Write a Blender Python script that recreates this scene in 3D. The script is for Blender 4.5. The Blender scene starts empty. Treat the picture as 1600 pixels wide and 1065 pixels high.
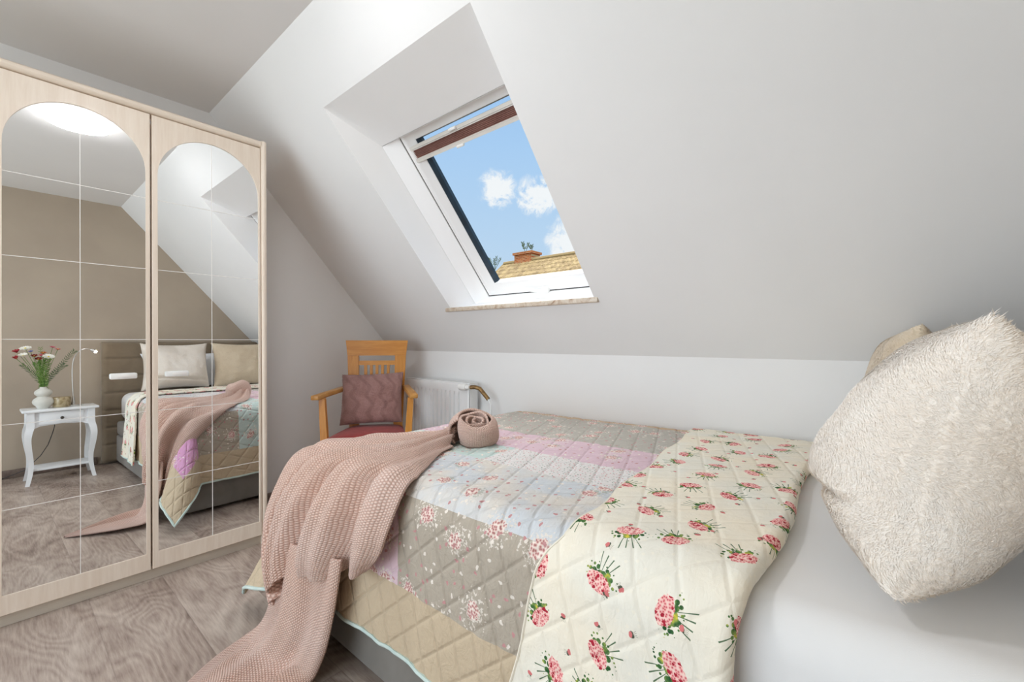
import bpy, bmesh, math, random
import numpy as np
from mathutils import Vector, Matrix, Euler

random.seed(4)
rng = np.random.default_rng(7)
SC = bpy.context.scene
COL = SC.collection
pi = math.pi

# ------------------------------------------------------------------ materials
class NT:
    """tiny node-tree helper"""
    def __init__(s, tree):
        s.t = tree; s.N = tree.nodes; s.L = tree.links
    def sock(s, v, inp):
        if hasattr(v, 'is_output'):
            s.L.new(v, inp)
        elif isinstance(v, (tuple, list)) and len(v) == 3 and inp.type == 'RGBA':
            inp.default_value = (*v, 1)
        else:
            inp.default_value = v
    def m(s, op, a, b=0.0, c=0.0, clamp=False):
        n = s.N.new('ShaderNodeMath'); n.operation = op; n.use_clamp = clamp
        s.sock(a, n.inputs[0]); s.sock(b, n.inputs[1]); s.sock(c, n.inputs[2])
        return n.outputs[0]
    def add(s, a, b): return s.m('ADD', a, b)
    def sub(s, a, b): return s.m('SUBTRACT', a, b)
    def mul(s, a, b): return s.m('MULTIPLY', a, b)
    def lt(s, a, b): return s.m('LESS_THAN', a, b)
    def gt(s, a, b): return s.m('GREATER_THAN', a, b)
    def inv(s, a): return s.m('SUBTRACT', 1.0, a)
    def v(s, op, a, b=(0, 0, 0), sc=None):
        n = s.N.new('ShaderNodeVectorMath'); n.operation = op
        s.sock(a, n.inputs[0]); s.sock(b, n.inputs[1])
        if sc is not None: s.sock(sc, n.inputs['Scale'])
        return n.outputs[1] if op in ('LENGTH', 'DOT_PRODUCT', 'DISTANCE') else n.outputs[0]
    def mix(s, f, a, b, mode='MIX'):
        n = s.N.new('ShaderNodeMix'); n.data_type = 'RGBA'; n.blend_type = mode; n.clamp_factor = True
        s.sock(f, n.inputs[0]); s.sock(a, n.inputs[6]); s.sock(b, n.inputs[7])
        return n.outputs[2]
    def xyz(s, vec):
        n = s.N.new('ShaderNodeSeparateXYZ'); s.L.new(vec, n.inputs[0]); return n.outputs
    def comb(s, x, y, z=0.0):
        n = s.N.new('ShaderNodeCombineXYZ')
        s.sock(x, n.inputs[0]); s.sock(y, n.inputs[1]); s.sock(z, n.inputs[2]); return n.outputs[0]
    def noise(s, vec, scale, detail=3.0, rough=0.5, dist=0.0, color=False):
        n = s.N.new('ShaderNodeTexNoise')
        if vec is not None: s.L.new(vec, n.inputs['Vector'])
        n.inputs['Scale'].default_value = scale; n.inputs['Detail'].default_value = detail
        n.inputs['Roughness'].default_value = rough; n.inputs['Distortion'].default_value = dist
        return n.outputs[1 if color else 0]
    def vor(s, vec, scale, rand=1.0, feature='F1', dim='3D'):
        n = s.N.new('ShaderNodeTexVoronoi'); n.voronoi_dimensions = dim; n.feature = feature
        s.L.new(vec, n.inputs['Vector']); n.inputs['Scale'].default_value = scale
        n.inputs['Randomness'].default_value = rand
        return n.outputs
    def ramp(s, fac, stops):
        n = s.N.new('ShaderNodeValToRGB'); s.sock(fac, n.inputs[0])
        e = n.color_ramp.elements
        while len(e) < len(stops): e.new(0.5)
        for i, (p, c) in enumerate(stops):
            e[i].position = p; e[i].color = (*c, 1) if len(c) == 3 else c
        return n.outputs[0]
    def smooth(s, x, lo, hi, a=0.0, b=1.0):
        n = s.N.new('ShaderNodeMapRange'); n.interpolation_type = 'SMOOTHSTEP'
        s.sock(x, n.inputs[0]); n.inputs[1].default_value = lo; n.inputs[2].default_value = hi
        n.inputs[3].default_value = a; n.inputs[4].default_value = b
        return n.outputs[0]
    def coord(s, kind='Object'):
        return s.N.new('ShaderNodeTexCoord').outputs[kind]
    def mapping(s, vec, scale=(1, 1, 1), rot=(0, 0, 0), loc=(0, 0, 0)):
        n = s.N.new('ShaderNodeMapping'); s.L.new(vec, n.inputs[0])
        n.inputs['Location'].default_value = loc; n.inputs['Rotation'].default_value = rot
        n.inputs['Scale'].default_value = scale
        return n.outputs[0]
    def bump(s, h, strength=0.3, dist=0.01, normal=None):
        n = s.N.new('ShaderNodeBump'); s.L.new(h, n.inputs['Height'])
        n.inputs['Strength'].default_value = strength; n.inputs['Distance'].default_value = dist
        if normal is not None: s.L.new(normal, n.inputs['Normal'])
        return n.outputs[0]

def srgb(r, g, b):
    f = lambda c: (c / 255 / 12.92) if c <= 10 else ((c / 255 + .055) / 1.055) ** 2.4
    return (f(r), f(g), f(b))

def mat(name, color=(.8, .8, .8), rough=.6, metal=0.0, spec=.5, build=None, sheen=0, trans=0, emit=None, estr=0, coat=0):
    m = bpy.data.materials.new(name); m.use_nodes = True
    t = NT(m.node_tree); b = m.node_tree.nodes['Principled BSDF']
    b.inputs['Base Color'].default_value = (*color, 1)
    b.inputs['Roughness'].default_value = rough; b.inputs['Metallic'].default_value = metal
    b.inputs['Specular IOR Level'].default_value = spec
    if sheen: b.inputs['Sheen Weight'].default_value = sheen; b.inputs['Sheen Roughness'].default_value = .5
    if trans: b.inputs['Transmission Weight'].default_value = trans
    if coat: b.inputs['Coat Weight'].default_value = coat
    if emit: b.inputs['Emission Color'].default_value = (*emit, 1); b.inputs['Emission Strength'].default_value = estr
    if build:
        r = build(t, b)
        if r:
            for k, v in r.items(): t.L.new(v, b.inputs[k])
    return m

def noisy(name, c1, c2, scale=8, rough=.7, bump=.15, bscale=200, bd=.002, **k):
    def bld(t, b):
        co = t.coord()
        f = t.smooth(t.noise(co, scale, 4), .3, .7)
        return {'Base Color': t.mix(f, c1, c2), 'Normal': t.bump(t.noise(co, bscale, 3), bump, bd)}
    return mat(name, c1, rough, build=bld, **k)

M = {}
M['wall'] = noisy('white_wall_paint', (.80, .80, .80), (.83, .83, .828), 1.5, .85, .12, 260, .0015, spec=.2)
M['ceiling'] = noisy('white_ceiling_paint', (.78, .77, .765), (.81, .80, .795), 1.5, .9, .1, 220, .0015, spec=.2)
M['taupe'] = noisy('taupe_wall_paint', srgb(172, 158, 142), srgb(180, 166, 149), 2, .85, .1, 240, .0015, spec=.2)
M['reveal'] = noisy('white_reveal_paint', (.90, .90, .905), (.92, .92, .925), 2, .6, .05, 200, .001)
M['upvc'] = mat('white_window_frame', (.86, .86, .865), .3, build=lambda t, b: {'Normal': t.bump(t.noise(t.coord(), 40, 2), .02, .001)})
M['gasket'] = noisy('dark_window_gasket', srgb(28, 50, 66), srgb(20, 36, 48), 20, .4, .05)
M['darkgap'] = noisy('dark_gap', (.03, .03, .03), (.05, .045, .04), 20, .8, .05)

def floor_build(t, b):
    co = t.coord()
    x, y, z = t.xyz(co)
    row = t.m('FLOOR', t.m('DIVIDE', y, .225))
    off = t.m('FRACT', t.mul(row, .37))
    px = t.m('DIVIDE', t.add(x, t.mul(off, 1.7)), 1.7)
    col = t.m('FLOOR', px)
    cell = t.comb(col, row, 0)
    wn = t.N.new('ShaderNodeTexWhiteNoise'); t.L.new(cell, wn.inputs[0])
    r = wn.outputs[0]
    fy = t.m('FRACT', t.m('DIVIDE', y, .225)); fx = t.m('FRACT', px)
    ey = t.m('MINIMUM', fy, t.inv(fy)); ex = t.m('MINIMUM', fx, t.inv(fx))
    gap = t.m('MAXIMUM', t.lt(ey, .006), t.lt(ex, .0012))
    p = t.comb(t.mul(x, .42), y, t.mul(r, 7.3))
    p2 = t.v('ADD', p, t.v('SCALE', wn.outputs[1], (0, 0, 0), 9.0))
    field = t.noise(p2, 2.6, 2.0, .45, .5)
    rings = t.m('FRACT', t.mul(field, 24.0))
    rings = t.m('ABSOLUTE', t.sub(rings, .5))
    fine = t.noise(t.comb(t.mul(x, 5.0), t.mul(y, 55.0), r), 3.0, 4, .6)
    broad = t.noise(p2, 4.0, 3, .6, .8)
    knot = t.smooth(t.vor(t.comb(t.mul(x, .55), y, t.mul(r, 3)), 3.0, 1.0)[0], .02, .11, 1, 0)
    tone = t.add(t.mul(rings, .22), t.add(t.mul(fine, .40), t.mul(broad, .72)))
    tone = t.add(tone, t.mul(t.sub(r, .5), .07))
    tone = t.sub(tone, t.mul(knot, .30))
    c = t.ramp(tone, [(.30, srgb(88, 72, 64)), (.45, srgb(130, 113, 103)), (.58, srgb(162, 145, 134)), (.80, srgb(196, 182, 170))])
    c = t.mix(t.mul(gap, .22), c, srgb(80, 68, 60))
    return {'Base Color': c, 'Normal': t.bump(t.add(t.mul(fine, .5), t.mul(t.inv(gap), .4)), .12, .002)}
M['floor'] = mat('grey_brown_wood_planks', (.3, .25, .22), .42, spec=.4, build=floor_build)
M['skirting'] = noisy('grey_brown_skirting', srgb(110, 94, 86), srgb(132, 116, 106), 30, .5, .1, 60)

def wood(name, a, c, rough=.45, axis='z', sc=1.0, bump=.05):
    def bld(t, b):
        co = t.coord()
        s = {'z': (14, 14, 1.2), 'y': (14, 1.2, 14), 'x': (1.2, 14, 14)}[axis]
        v = t.mapping(co, tuple(k * sc for k in s))
        n1 = t.noise(v, 2.2, 4, .6, .6); n2 = t.noise(v, 9, 3, .6)
        f = t.smooth(t.add(t.mul(n1, .7), t.mul(n2, .3)), .32, .68)
        return {'Base Color': t.mix(f, a, c), 'Normal': t.bump(n2, bump, .002)}
    return mat(name, a, rough, build=bld)
M['birch'] = wood('pale_birch_veneer', srgb(226, 210, 193), srgb(236, 223, 208), .4)
M['birch_y'] = wood('pale_birch_veneer_long', srgb(222, 207, 190), srgb(234, 221, 206), .4, 'y')
M['plinth'] = wood('pale_plinth', srgb(205, 196, 182), srgb(216, 207, 194), .45, 'y')
M['oak'] = wood('honey_oak', srgb(196, 128, 48), srgb(212, 147, 66), .35, 'z', 1.5)
M['oak_y'] = wood('honey_oak_rail', srgb(194, 125, 46), srgb(214, 150, 68), .35, 'y', 1.5)
M['oak_x'] = wood('honey_oak_arm', srgb(180, 125, 62), srgb(205, 152, 84), .35, 'x', 1.5)
M['mirror'] = mat('mirror_glass', (.93, .94, .94), .0, 1.0, build=None)
M['muntin'] = mat('white_mirror_line', (.85, .83, .80), .35, build=lambda t, b: {'Base Color': t.mix(t.noise(t.coord(), 30), (.82, .80, .77), (.9, .88, .85))})
M['plastic'] = mat('white_plastic', (.85, .85, .83), .3, build=lambda t, b: {'Base Color': t.mix(t.noise(t.coord(), 30), (.82, .82, .8), (.88, .88, .86))})
M['metalw'] = noisy('white_enamel', (.80, .81, .815), (.83, .84, .845), 5, .3, .03, 80)
M['nswhite'] = noisy('white_lacquer', (.80, .82, .84), (.85, .865, .88), 6, .3, .05, 60)
M['brass'] = noisy('aged_brown_pipe', srgb(104, 76, 44), srgb(150, 118, 70), 60, .4, .2, 120, metal=.5)
M['chrome'] = mat('brushed_metal', (.62, .61, .59), .28, 1.0, build=lambda t, b: {'Roughness': t.add(.22, t.mul(t.noise(t.coord(), 60), .15))})
M['darkmetal'] = mat('dark_metal', (.10, .09, .08), .35, .8, build=lambda t, b: {'Roughness': t.add(.3, t.mul(t.noise(t.coord(), 60), .15))})
M['black'] = noisy('black_cable', (.015, .015, .015), (.025, .025, .025), 30, .5, .05)
M['marble'] = mat('veined_marble', build=lambda t, b: {
    'Base Color': t.ramp(t.noise(t.mapping(t.coord(), (1, 1, 1)), 14, 5, .65, 1.8),
                         [(.3, srgb(150, 118, 92)), (.45, srgb(196, 178, 158)), (.6, srgb(212, 202, 188)), (.75, srgb(182, 140, 104))])}, rough=.3)
M['redseat'] = noisy('dark_red_fabric', srgb(140, 34, 30), srgb(156, 42, 36), 30, .9, .3, 700, .001, sheen=.2, spec=.15)

def velvet(name, a, c, sc=6):
    def bld(t, b):
        co = t.coord()
        f = t.smooth(t.noise(co, sc, 3, .6, .5), .3, .7)
        w = t.noise(t.mapping(co, (1, 1, 3)), 300, 2)
        return {'Base Color': t.mix(f, a, c), 'Normal': t.bump(t.add(w, t.mul(f, .5)), .12, .001)}
    return mat(name, a, .85, build=bld, sheen=.3, spec=.2)
M['bedgrey'] = velvet('grey_velour', srgb(116, 112, 106), srgb(129, 125, 119))
M['headboard'] = velvet('brown_grey_velour', srgb(122, 108, 90), srgb(134, 119, 100))

def cotton(name, a, sc=2.0, amp=.35):
    def bld(t, b):
        co = t.coord()
        n = t.noise(co, sc * 3, 3, .5, .4); w = t.noise(co, 900, 2)
        return {'Base Color': t.mix(n, a, tuple(min(1, k * 1.04) for k in a)),
                'Normal': t.bump(t.add(t.mul(n, 1.0), t.mul(w, .03)), amp, .02)}
    return mat(name, a, .9, build=bld, spec=.15)
M['sheet'] = cotton('white_cotton_sheet', (.80, .80, .80), 1.2, .25)
M['whitepillow'] = cotton('pale_grey_cotton', (.74, .76, .79), 4, .3)

# --- patterned fabrics --------------------------------------------------
def blossom(t, uv, sp, rand, rx, ry, warp, seedofs):
    """returns (head mask, leaf mask, stem mask) of scattered bouquets on a cell pattern"""
    u = t.v('ADD', uv, (seedofs, seedofs * .7, 0))
    vo = t.vor(u, 1 / sp, rand, 'F1', '2D')
    loc = t.v('SUBTRACT', u, vo['Position'])
    col = t.xyz(vo['Color'])
    rot = t.N.new('ShaderNodeVectorRotate'); rot.rotation_type = 'Z_AXIS'
    t.L.new(loc, rot.inputs['Vector']); t.L.new(t.mul(col[0], 6.283), rot.inputs['Angle'])
    x, y, _ = t.xyz(rot.outputs[0])
    wn = t.sub(t.noise(u, 130, 2), .5)
    e = t.m('SQRT', t.add(t.m('POWER', t.m('ABSOLUTE', t.m('DIVIDE', x, rx)), 2.0), t.m('POWER', t.m('ABSOLUTE', t.m('DIVIDE', y, ry)), 2.0)))
    head = t.lt(t.add(e, t.mul(wn, warp)), 1.0)
    xl = t.add(x, rx * .8)
    e2 = t.m('SQRT', t.add(t.m('POWER', t.m('ABSOLUTE', t.m('DIVIDE', xl, rx * .95)), 2.0), t.m('POWER', t.m('ABSOLUTE', t.m('DIVIDE', y, ry * 1.12)), 2.0)))
    wl = t.sub(t.vor(u, 110, 1.0, 'F1', '2D')[0], .35)
    leaf = t.mul(t.lt(t.add(e2, t.mul(wl, 1.5)), .95), t.inv(head))
    ang = t.m('DIVIDE', y, t.m('MAXIMUM', t.mul(x, -1), .0001))
    fr = t.m('ABSOLUTE', t.sub(t.m('FRACT', t.add(t.mul(ang, 3.4), .3)), .5))
    st = t.mul(t.mul(t.lt(x, -rx), t.gt(x, -rx * 3.1)), t.mul(t.lt(fr, .09), t.lt(t.m('ABSOLUTE', ang), .55)))
    return head, leaf, st, col, u, e

def quilt_relief(t, uv, pitch=.072):
    x, y, _ = t.xyz(uv)
    a = t.add(t.mul(x, .94), t.mul(y, .34)); c = t.sub(t.mul(x, .62), t.mul(y, .78))
    d = None
    for k in (a, c):
        f = t.m('ABSOLUTE', t.sub(t.m('FRACT', t.m('DIVIDE', k, pitch)), .5))   # .5 at line
        g = t.smooth(f, .40, .5, 0, 1)
        d = g if d is None else t.m('MAXIMUM', d, g)
    puff = t.inv(d)
    wr = t.noise(t.mapping(uv, (1, 1, 1), (0, 0, .5)), 26, 4, .6, 1.2)
    wr2 = t.noise(t.mapping(uv, (3.2, 1, 1), (0, 0, -.5)), 22, 3, .6, .5)
    line = t.smooth(d, .9, 1.0, 0, 1)
    return t.add(t.mul(puff, .45), t.add(t.mul(wr, .75), t.mul(wr2, .75))), line

def cream_build(t, b):
    uv = t.coord('UV')
    base = t.mix(t.smooth(t.noise(uv, 5, 2), .35, .65), srgb(242, 233, 214), srgb(235, 232, 220))
    # small pale dots woven into the ground
    d = t.vor(uv, 42, .8, 'F1', '2D')[0]
    base = t.mix(t.mul(t.lt(d, .13), .6), base, srgb(242, 236, 220))
    head, leaf, stem, col, u, e = blossom(t, uv, .108, .45, .0150, .0245, .5, 3.1)
    pet = t.vor(u, 210, 1.0, 'F1', '2D')
    pc = t.ramp(pet[0], [(0, srgb(168, 44, 62)), (.16, srgb(214, 106, 116)), (.34, srgb(238, 168, 164)), (.7, srgb(248, 214, 204))])
    pc = t.mix(t.gt(t.xyz(pet['Color'])[1], .84), pc, srgb(176, 44, 62))
    lc = t.ramp(t.noise(u, 70, 2), [(.36, srgb(44, 84, 52)), (.5, srgb(86, 124, 70)), (.6, srgb(140, 160, 84)), (.7, srgb(214, 200, 70))])
    c = t.mix(stem, base, srgb(92, 116, 88)); c = t.mix(leaf, c, lc); c = t.mix(head, c, pc)
    h2, l2, s2, col2, u2, e2 = blossom(t, uv, .075, .9, .0036, .0048, 1.4, 7.7)
    keep = t.gt(col2[1], .35)
    c = t.mix(t.mul(s2, keep), c, srgb(96, 104, 84)); c = t.mix(t.mul(l2, keep), c, srgb(90, 96, 80))
    c = t.mix(t.mul(h2, keep), c, srgb(214, 122, 122))
    rel, line = quilt_relief(t, uv)
    return {'Base Color': t.mix(t.mul(line, .10), c, srgb(190, 176, 150)), 'Normal': t.bump(rel, .30, .010)}
M['cream'] = mat('cream_rose_bouquet_cotton', (.8, .75, .6), .9, build=cream_build, spec=.12)

def patch_build(t, b):
    uv = t.coord('UV')
    p, q, _ = t.xyz(uv)
    def band(v, lo, hi): return t.mul(t.gt(v, lo), t.lt(v, hi))
    blue = t.mix(t.smooth(t.noise(uv, 6, 2), .4, .6), srgb(206, 210, 214), srgb(218, 212, 204))
    turq = srgb(196, 212, 208)
    white = srgb(226, 222, 220); pink = srgb(218, 192, 202); taupe = srgb(178, 168, 154)
    greyf = srgb(186, 182, 174); beige = srgb(200, 182, 156); brown = srgb(196, 172, 146)
    c = t.mix(t.gt(q, 1.0), blue, white)
    c = t.mix(t.gt(q, 1.18), c, pink)
    c = t.mix(t.gt(q, 1.41), c, greyf)
    c = t.mix(t.gt(q, 1.82), c, brown)
    c = t.mix(t.mul(t.lt(p, -.99), band(q, 1.0, 1.18)), c, turq)
    c = t.mix(t.lt(q, .70), c, taupe)
    c = t.mix(t.mul(band(p, -1.24, -.99), band(q, .46, .70)), c, pink)
    foot = t.lt(p, -1.60)
    c = t.mix(foot, c, taupe); c = t.mix(t.mul(foot, t.gt(q, .98)), c, turq)
    c = t.mix(t.mul(t.mul(foot, t.gt(q, 1.28)), t.lt(q, 1.55)), c, pink)
    corner = t.mul(foot, t.lt(q, .70)); c = t.mix(corner, c, srgb(214, 160, 196))
    outer = t.m('MAXIMUM', t.lt(q, .46), t.lt(p, -1.84)); c = t.mix(outer, c, beige)
    ground = c
    dottedzone = t.mul(band(q, 1.0, 1.18), t.mul(t.gt(p, -.99), t.inv(foot)))
    dv = t.vor(uv, 75, .9, 'F1', '2D')
    dc = t.mix(t.gt(t.xyz(dv['Color'])[0], .5), srgb(204, 150, 150), srgb(150, 160, 150))
    c = t.mix(t.mul(dottedzone, t.lt(dv[0], .17)), c, dc)
    notdot = t.mul(t.inv(dottedzone), t.inv(outer))
    # dusty roses with white petals
    head, leaf, stem, col, u, e = blossom(t, uv, .118, .8, .018, .023, 1.2, 1.3)
    pet = t.vor(u, 150, 1.0, 'F1', '2D')[0]
    rc = t.ramp(pet, [(0, srgb(158, 96, 96)), (.25, srgb(192, 140, 136)), (.45, srgb(224, 194, 186)), (.7, srgb(240, 228, 218))])
    big = t.mul(t.gt(col[2], .3), notdot)
    wring = t.mul(t.lt(t.add(e, t.mul(t.sub(t.noise(u, 95, 2), .5), 7.0)), 1.6), t.gt(t.noise(u, 160, 1), .5))
    c = t.mix(t.mul(t.mul(wring, t.inv(head)), t.mul(big, .85)), c, srgb(228, 220, 210))
    c = t.mix(t.mul(leaf, t.mul(t.gt(q, .70), t.mul(big, .4))), c, srgb(126, 140, 120))
    c = t.mix(t.mul(head, big), c, rc)
    # sprinkled little blossoms and curls
    h2, l2, s2, col2, u2, e2 = blossom(t, uv, .031, 1.0, .0036, .0052, 2.4, 5.9)
    cc = t.mix(t.gt(col2[0], .45), srgb(232, 224, 214), srgb(196, 146, 146))
    c = t.mix(t.mul(t.mul(h2, t.gt(col2[1], .25)), notdot), c, cc)
    c = t.mix(t.mul(t.mul(s2, t.gt(col2[1], .55)), t.mul(notdot, .6)), c, srgb(214, 204, 192))
    rel, line = quilt_relief(t, uv)
    c = t.mix(t.mul(line, .13), c, srgb(120, 110, 100))
    return {'Base Color': c, 'Normal': t.bump(rel, .55, .011)}
M['patch'] = mat('patchwork_cotton', (.7, .66, .6), .9, build=patch_build, spec=.12)
M['binding'] = noisy('pale_turquoise_binding', srgb(188, 208, 204), srgb(206, 220, 214), 20, .9, .2, 300, spec=.1)

def knit_build(t, b):
    uv = t.coord('UV')
    x, y, _ = t.xyz(uv)
    wob = t.mul(t.sub(t.noise(uv, 25, 2), .5), .004)
    X = t.mul(t.add(x, wob), 6.283 / .0125); Y = t.mul(t.add(y, wob), 6.283 / .0085)
    sx = t.m('SINE', X)
    sy = t.m('SINE', t.add(Y, t.mul(t.m('SIGN', sx), 1.57)))
    h = t.mul(t.m('ABSOLUTE', sx), t.add(.5, t.mul(sy, .5)))
    h = t.m('POWER', t.m('MAXIMUM', h, 0.0), .7)
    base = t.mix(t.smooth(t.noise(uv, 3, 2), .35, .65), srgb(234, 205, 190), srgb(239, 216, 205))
    c = t.mix(h, t.mix(.62, base, srgb(172, 120, 100)), base)  # gaps between stitches darkened in the colour, standing in for occlusion
    return {'Base Color': c, 'Normal': t.bump(h, .75, .005)}
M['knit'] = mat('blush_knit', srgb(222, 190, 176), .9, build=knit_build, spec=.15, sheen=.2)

def fur(name, a, c, dark, wave=0):
    def bld(t, b):
        co = t.coord()
        n = t.noise(co, 7, 3, .6, .8)
        f = t.noise(t.mapping(co, (1, 1, 1.6)), 70, 3, .6, 1.5)
        col = t.mix(t.smooth(n, .3, .7), a, c)
        if wave:
            x, y, z = t.xyz(co)
            w = t.m('SINE', t.add(t.mul(y, 100), t.mul(t.m('SINE', t.mul(z, 60)), 1.1)))
            col = t.mix(t.smooth(w, .2, 1, 0, .35), col, dark)
        col = t.mix(t.smooth(f, .30, .5, .30, 0), col, dark)
        return {'Base Color': col, 'Normal': t.bump(t.add(f, t.mul(n, .4)), .5, .006)}
    return mat(name, a, .95, build=bld, sheen=.35, spec=.1)
M['furcream'] = fur('cream_plush', srgb(245, 237, 227), srgb(249, 243, 235), srgb(230, 215, 197))
M['furbeige'] = fur('beige_plush', srgb(214, 197, 172), srgb(222, 207, 184), srgb(180, 160, 134))
M['furplum'] = fur('dusty_plum_plush', srgb(160, 122, 116), srgb(176, 138, 132), srgb(118, 84, 80), 1)

M['blind'] = noisy('brown_blind_fabric', srgb(112, 74, 66), srgb(126, 88, 78), 8, .8, .1)
M['rail'] = noisy('pale_aluminium_rail', srgb(206, 202, 196), srgb(216, 212, 206), 9, .35, .02, 50)
M['glass'] = None
def glass_mat():
    m = bpy.data.materials.new('clear_window_glass'); m.use_nodes = True
    t = NT(m.node_tree); N = t.N; N.clear()
    out = N.new('ShaderNodeOutputMaterial'); tr = N.new('ShaderNodeBsdfTransparent'); gl = N.new('ShaderNodeBsdfGlossy')
    gl.inputs['Roughness'].default_value = 0.0; tr.inputs[0].default_value = (.96, .98, .97, 1)
    fr = N.new('ShaderNodeFresnel'); fr.inputs[0].default_value = 1.3
    mx = N.new('ShaderNodeMixShader')
    t.L.new(t.mul(fr.outputs[0], .5), mx.inputs[0]); t.L.new(tr.outputs[0], mx.inputs[1]); t.L.new(gl.outputs[0], mx.inputs[2])
    t.L.new(mx.outputs[0], out.inputs[0]); return m
M['glass'] = glass_mat()
M['lampglow'] = mat('opal_lamp_shade', (.9, .9, .88), .4, emit=(.985, .985, 1), estr=43, build=lambda t, b: {'Roughness': t.add(.35, t.mul(t.noise(t.coord(), 20), .1))})
M['bulb'] = mat('warm_bulb', (1, .9, .7), .4, emit=(1, .72, .40), estr=60, build=lambda t, b: {'Roughness': t.add(.35, t.mul(t.noise(t.coord(), 20), .1))})
M['ceramic'] = noisy('matt_grey_white_ceramic', srgb(205, 203, 194), srgb(216, 214, 206), 12, .55, .06, 150)
M['candle'] = mat('amber_smoked_glass', srgb(196, 176, 136), .12, trans=.35, build=lambda t, b: {'Base Color': t.mix(t.smooth(t.noise(t.coord(), 30, 2), .4, .6), srgb(206, 188, 150), srgb(168, 146, 108))})
M['wax'] = noisy('cream_wax', srgb(236, 224, 198), srgb(240, 230, 208), 10, .5, .02)
M['stem'] = noisy('leaf_green', srgb(70, 110, 40), srgb(112, 144, 64), 60, .6, .05)
M['stemdark'] = noisy('grey_green_leaf', srgb(66, 84, 54), srgb(96, 112, 76), 60, .6, .05)
for nm, a, c in (('fwhite', (236, 232, 220), (246, 244, 236)), ('fred', (150, 26, 38), (178, 44, 54)), ('fpink', (206, 84, 108), (222, 120, 136)),
                 ('fyellow', (226, 200, 60), (240, 220, 90)), ('fdarkred', (112, 24, 24), (140, 40, 34)), ('fblue', (96, 104, 168), (126, 134, 190)), ('forange', (186, 92, 50), (206, 112, 66))):
    M[nm] = noisy('petal_' + nm[1:], srgb(*a), srgb(*c), 60, .7, .1)

def tile_build(t, b):
    co = t.coord('UV')
    n = t.noise(co, 3.0, 4, .6)
    f = t.noise(co, 30, 3, .6)
    c = t.ramp(t.add(t.mul(n, .6), t.mul(f, .4)), [(.30, srgb(104, 82, 52)), (.46, srgb(150, 124, 84)), (.60, srgb(186, 160, 112)), (.75, srgb(142, 126, 96))])
    return {'Base Color': c, 'Normal': t.bump(f, .2, .01)}
M['tiles'] = mat('weathered_ochre_tiles', (.6, .45, .2), .8, build=tile_build)
def brick_build(t, b):
    n = t.N.new('ShaderNodeTexBrick'); t.L.new(t.mapping(t.coord(), (1, 1, 1), (pi / 2, 0, 0)), n.inputs['Vector'])
    n.inputs['Color1'].default_value = (*srgb(196, 104, 52), 1); n.inputs['Color2'].default_value = (*srgb(166, 84, 46), 1)
    n.inputs['Mortar'].default_value = (*srgb(196, 170, 130), 1); n.inputs['Scale'].default_value = 1.0
    n.inputs['Brick Width'].default_value = .24; n.inputs['Row Height'].default_value = .08; n.inputs['Mortar Size'].default_value = .008
    return {'Base Color': n.outputs[0]}
M['brick'] = mat('orange_brick', (.6, .3, .15), .85, build=brick_build)
M['render'] = noisy('pale_pink_render', srgb(226, 190, 164), srgb(234, 202, 178), 2, .9, .1)
M['grass'] = noisy('garden_grass', srgb(70, 96, 44), srgb(96, 120, 60), 2, .9, .2)

# ------------------------------------------------------------------ mesh helpers
def link(name, me, m=None, parent=None):
    o = bpy.data.objects.new(name, me); COL.objects.link(o)
    if m is not None:
        for k in (m if isinstance(m, (list, tuple)) else [m]): me.materials.append(k)
    if parent is not None: o.parent = parent
    return o

def thing(name, label, cat, loc=(0, 0, 0), rz=0.0, group=None, rot=None):
    o = bpy.data.objects.new(name, None); COL.objects.link(o); o.empty_display_size = .05
    o.location = loc; o.rotation_euler = rot if rot else (0, 0, rz)
    o['label'] = label; o['category'] = cat
    if group: o['group'] = group
    return o
def tag(o, label, cat, group=None):
    o['label'] = label; o['category'] = cat
    if group: o['group'] = group
    return o

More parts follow.
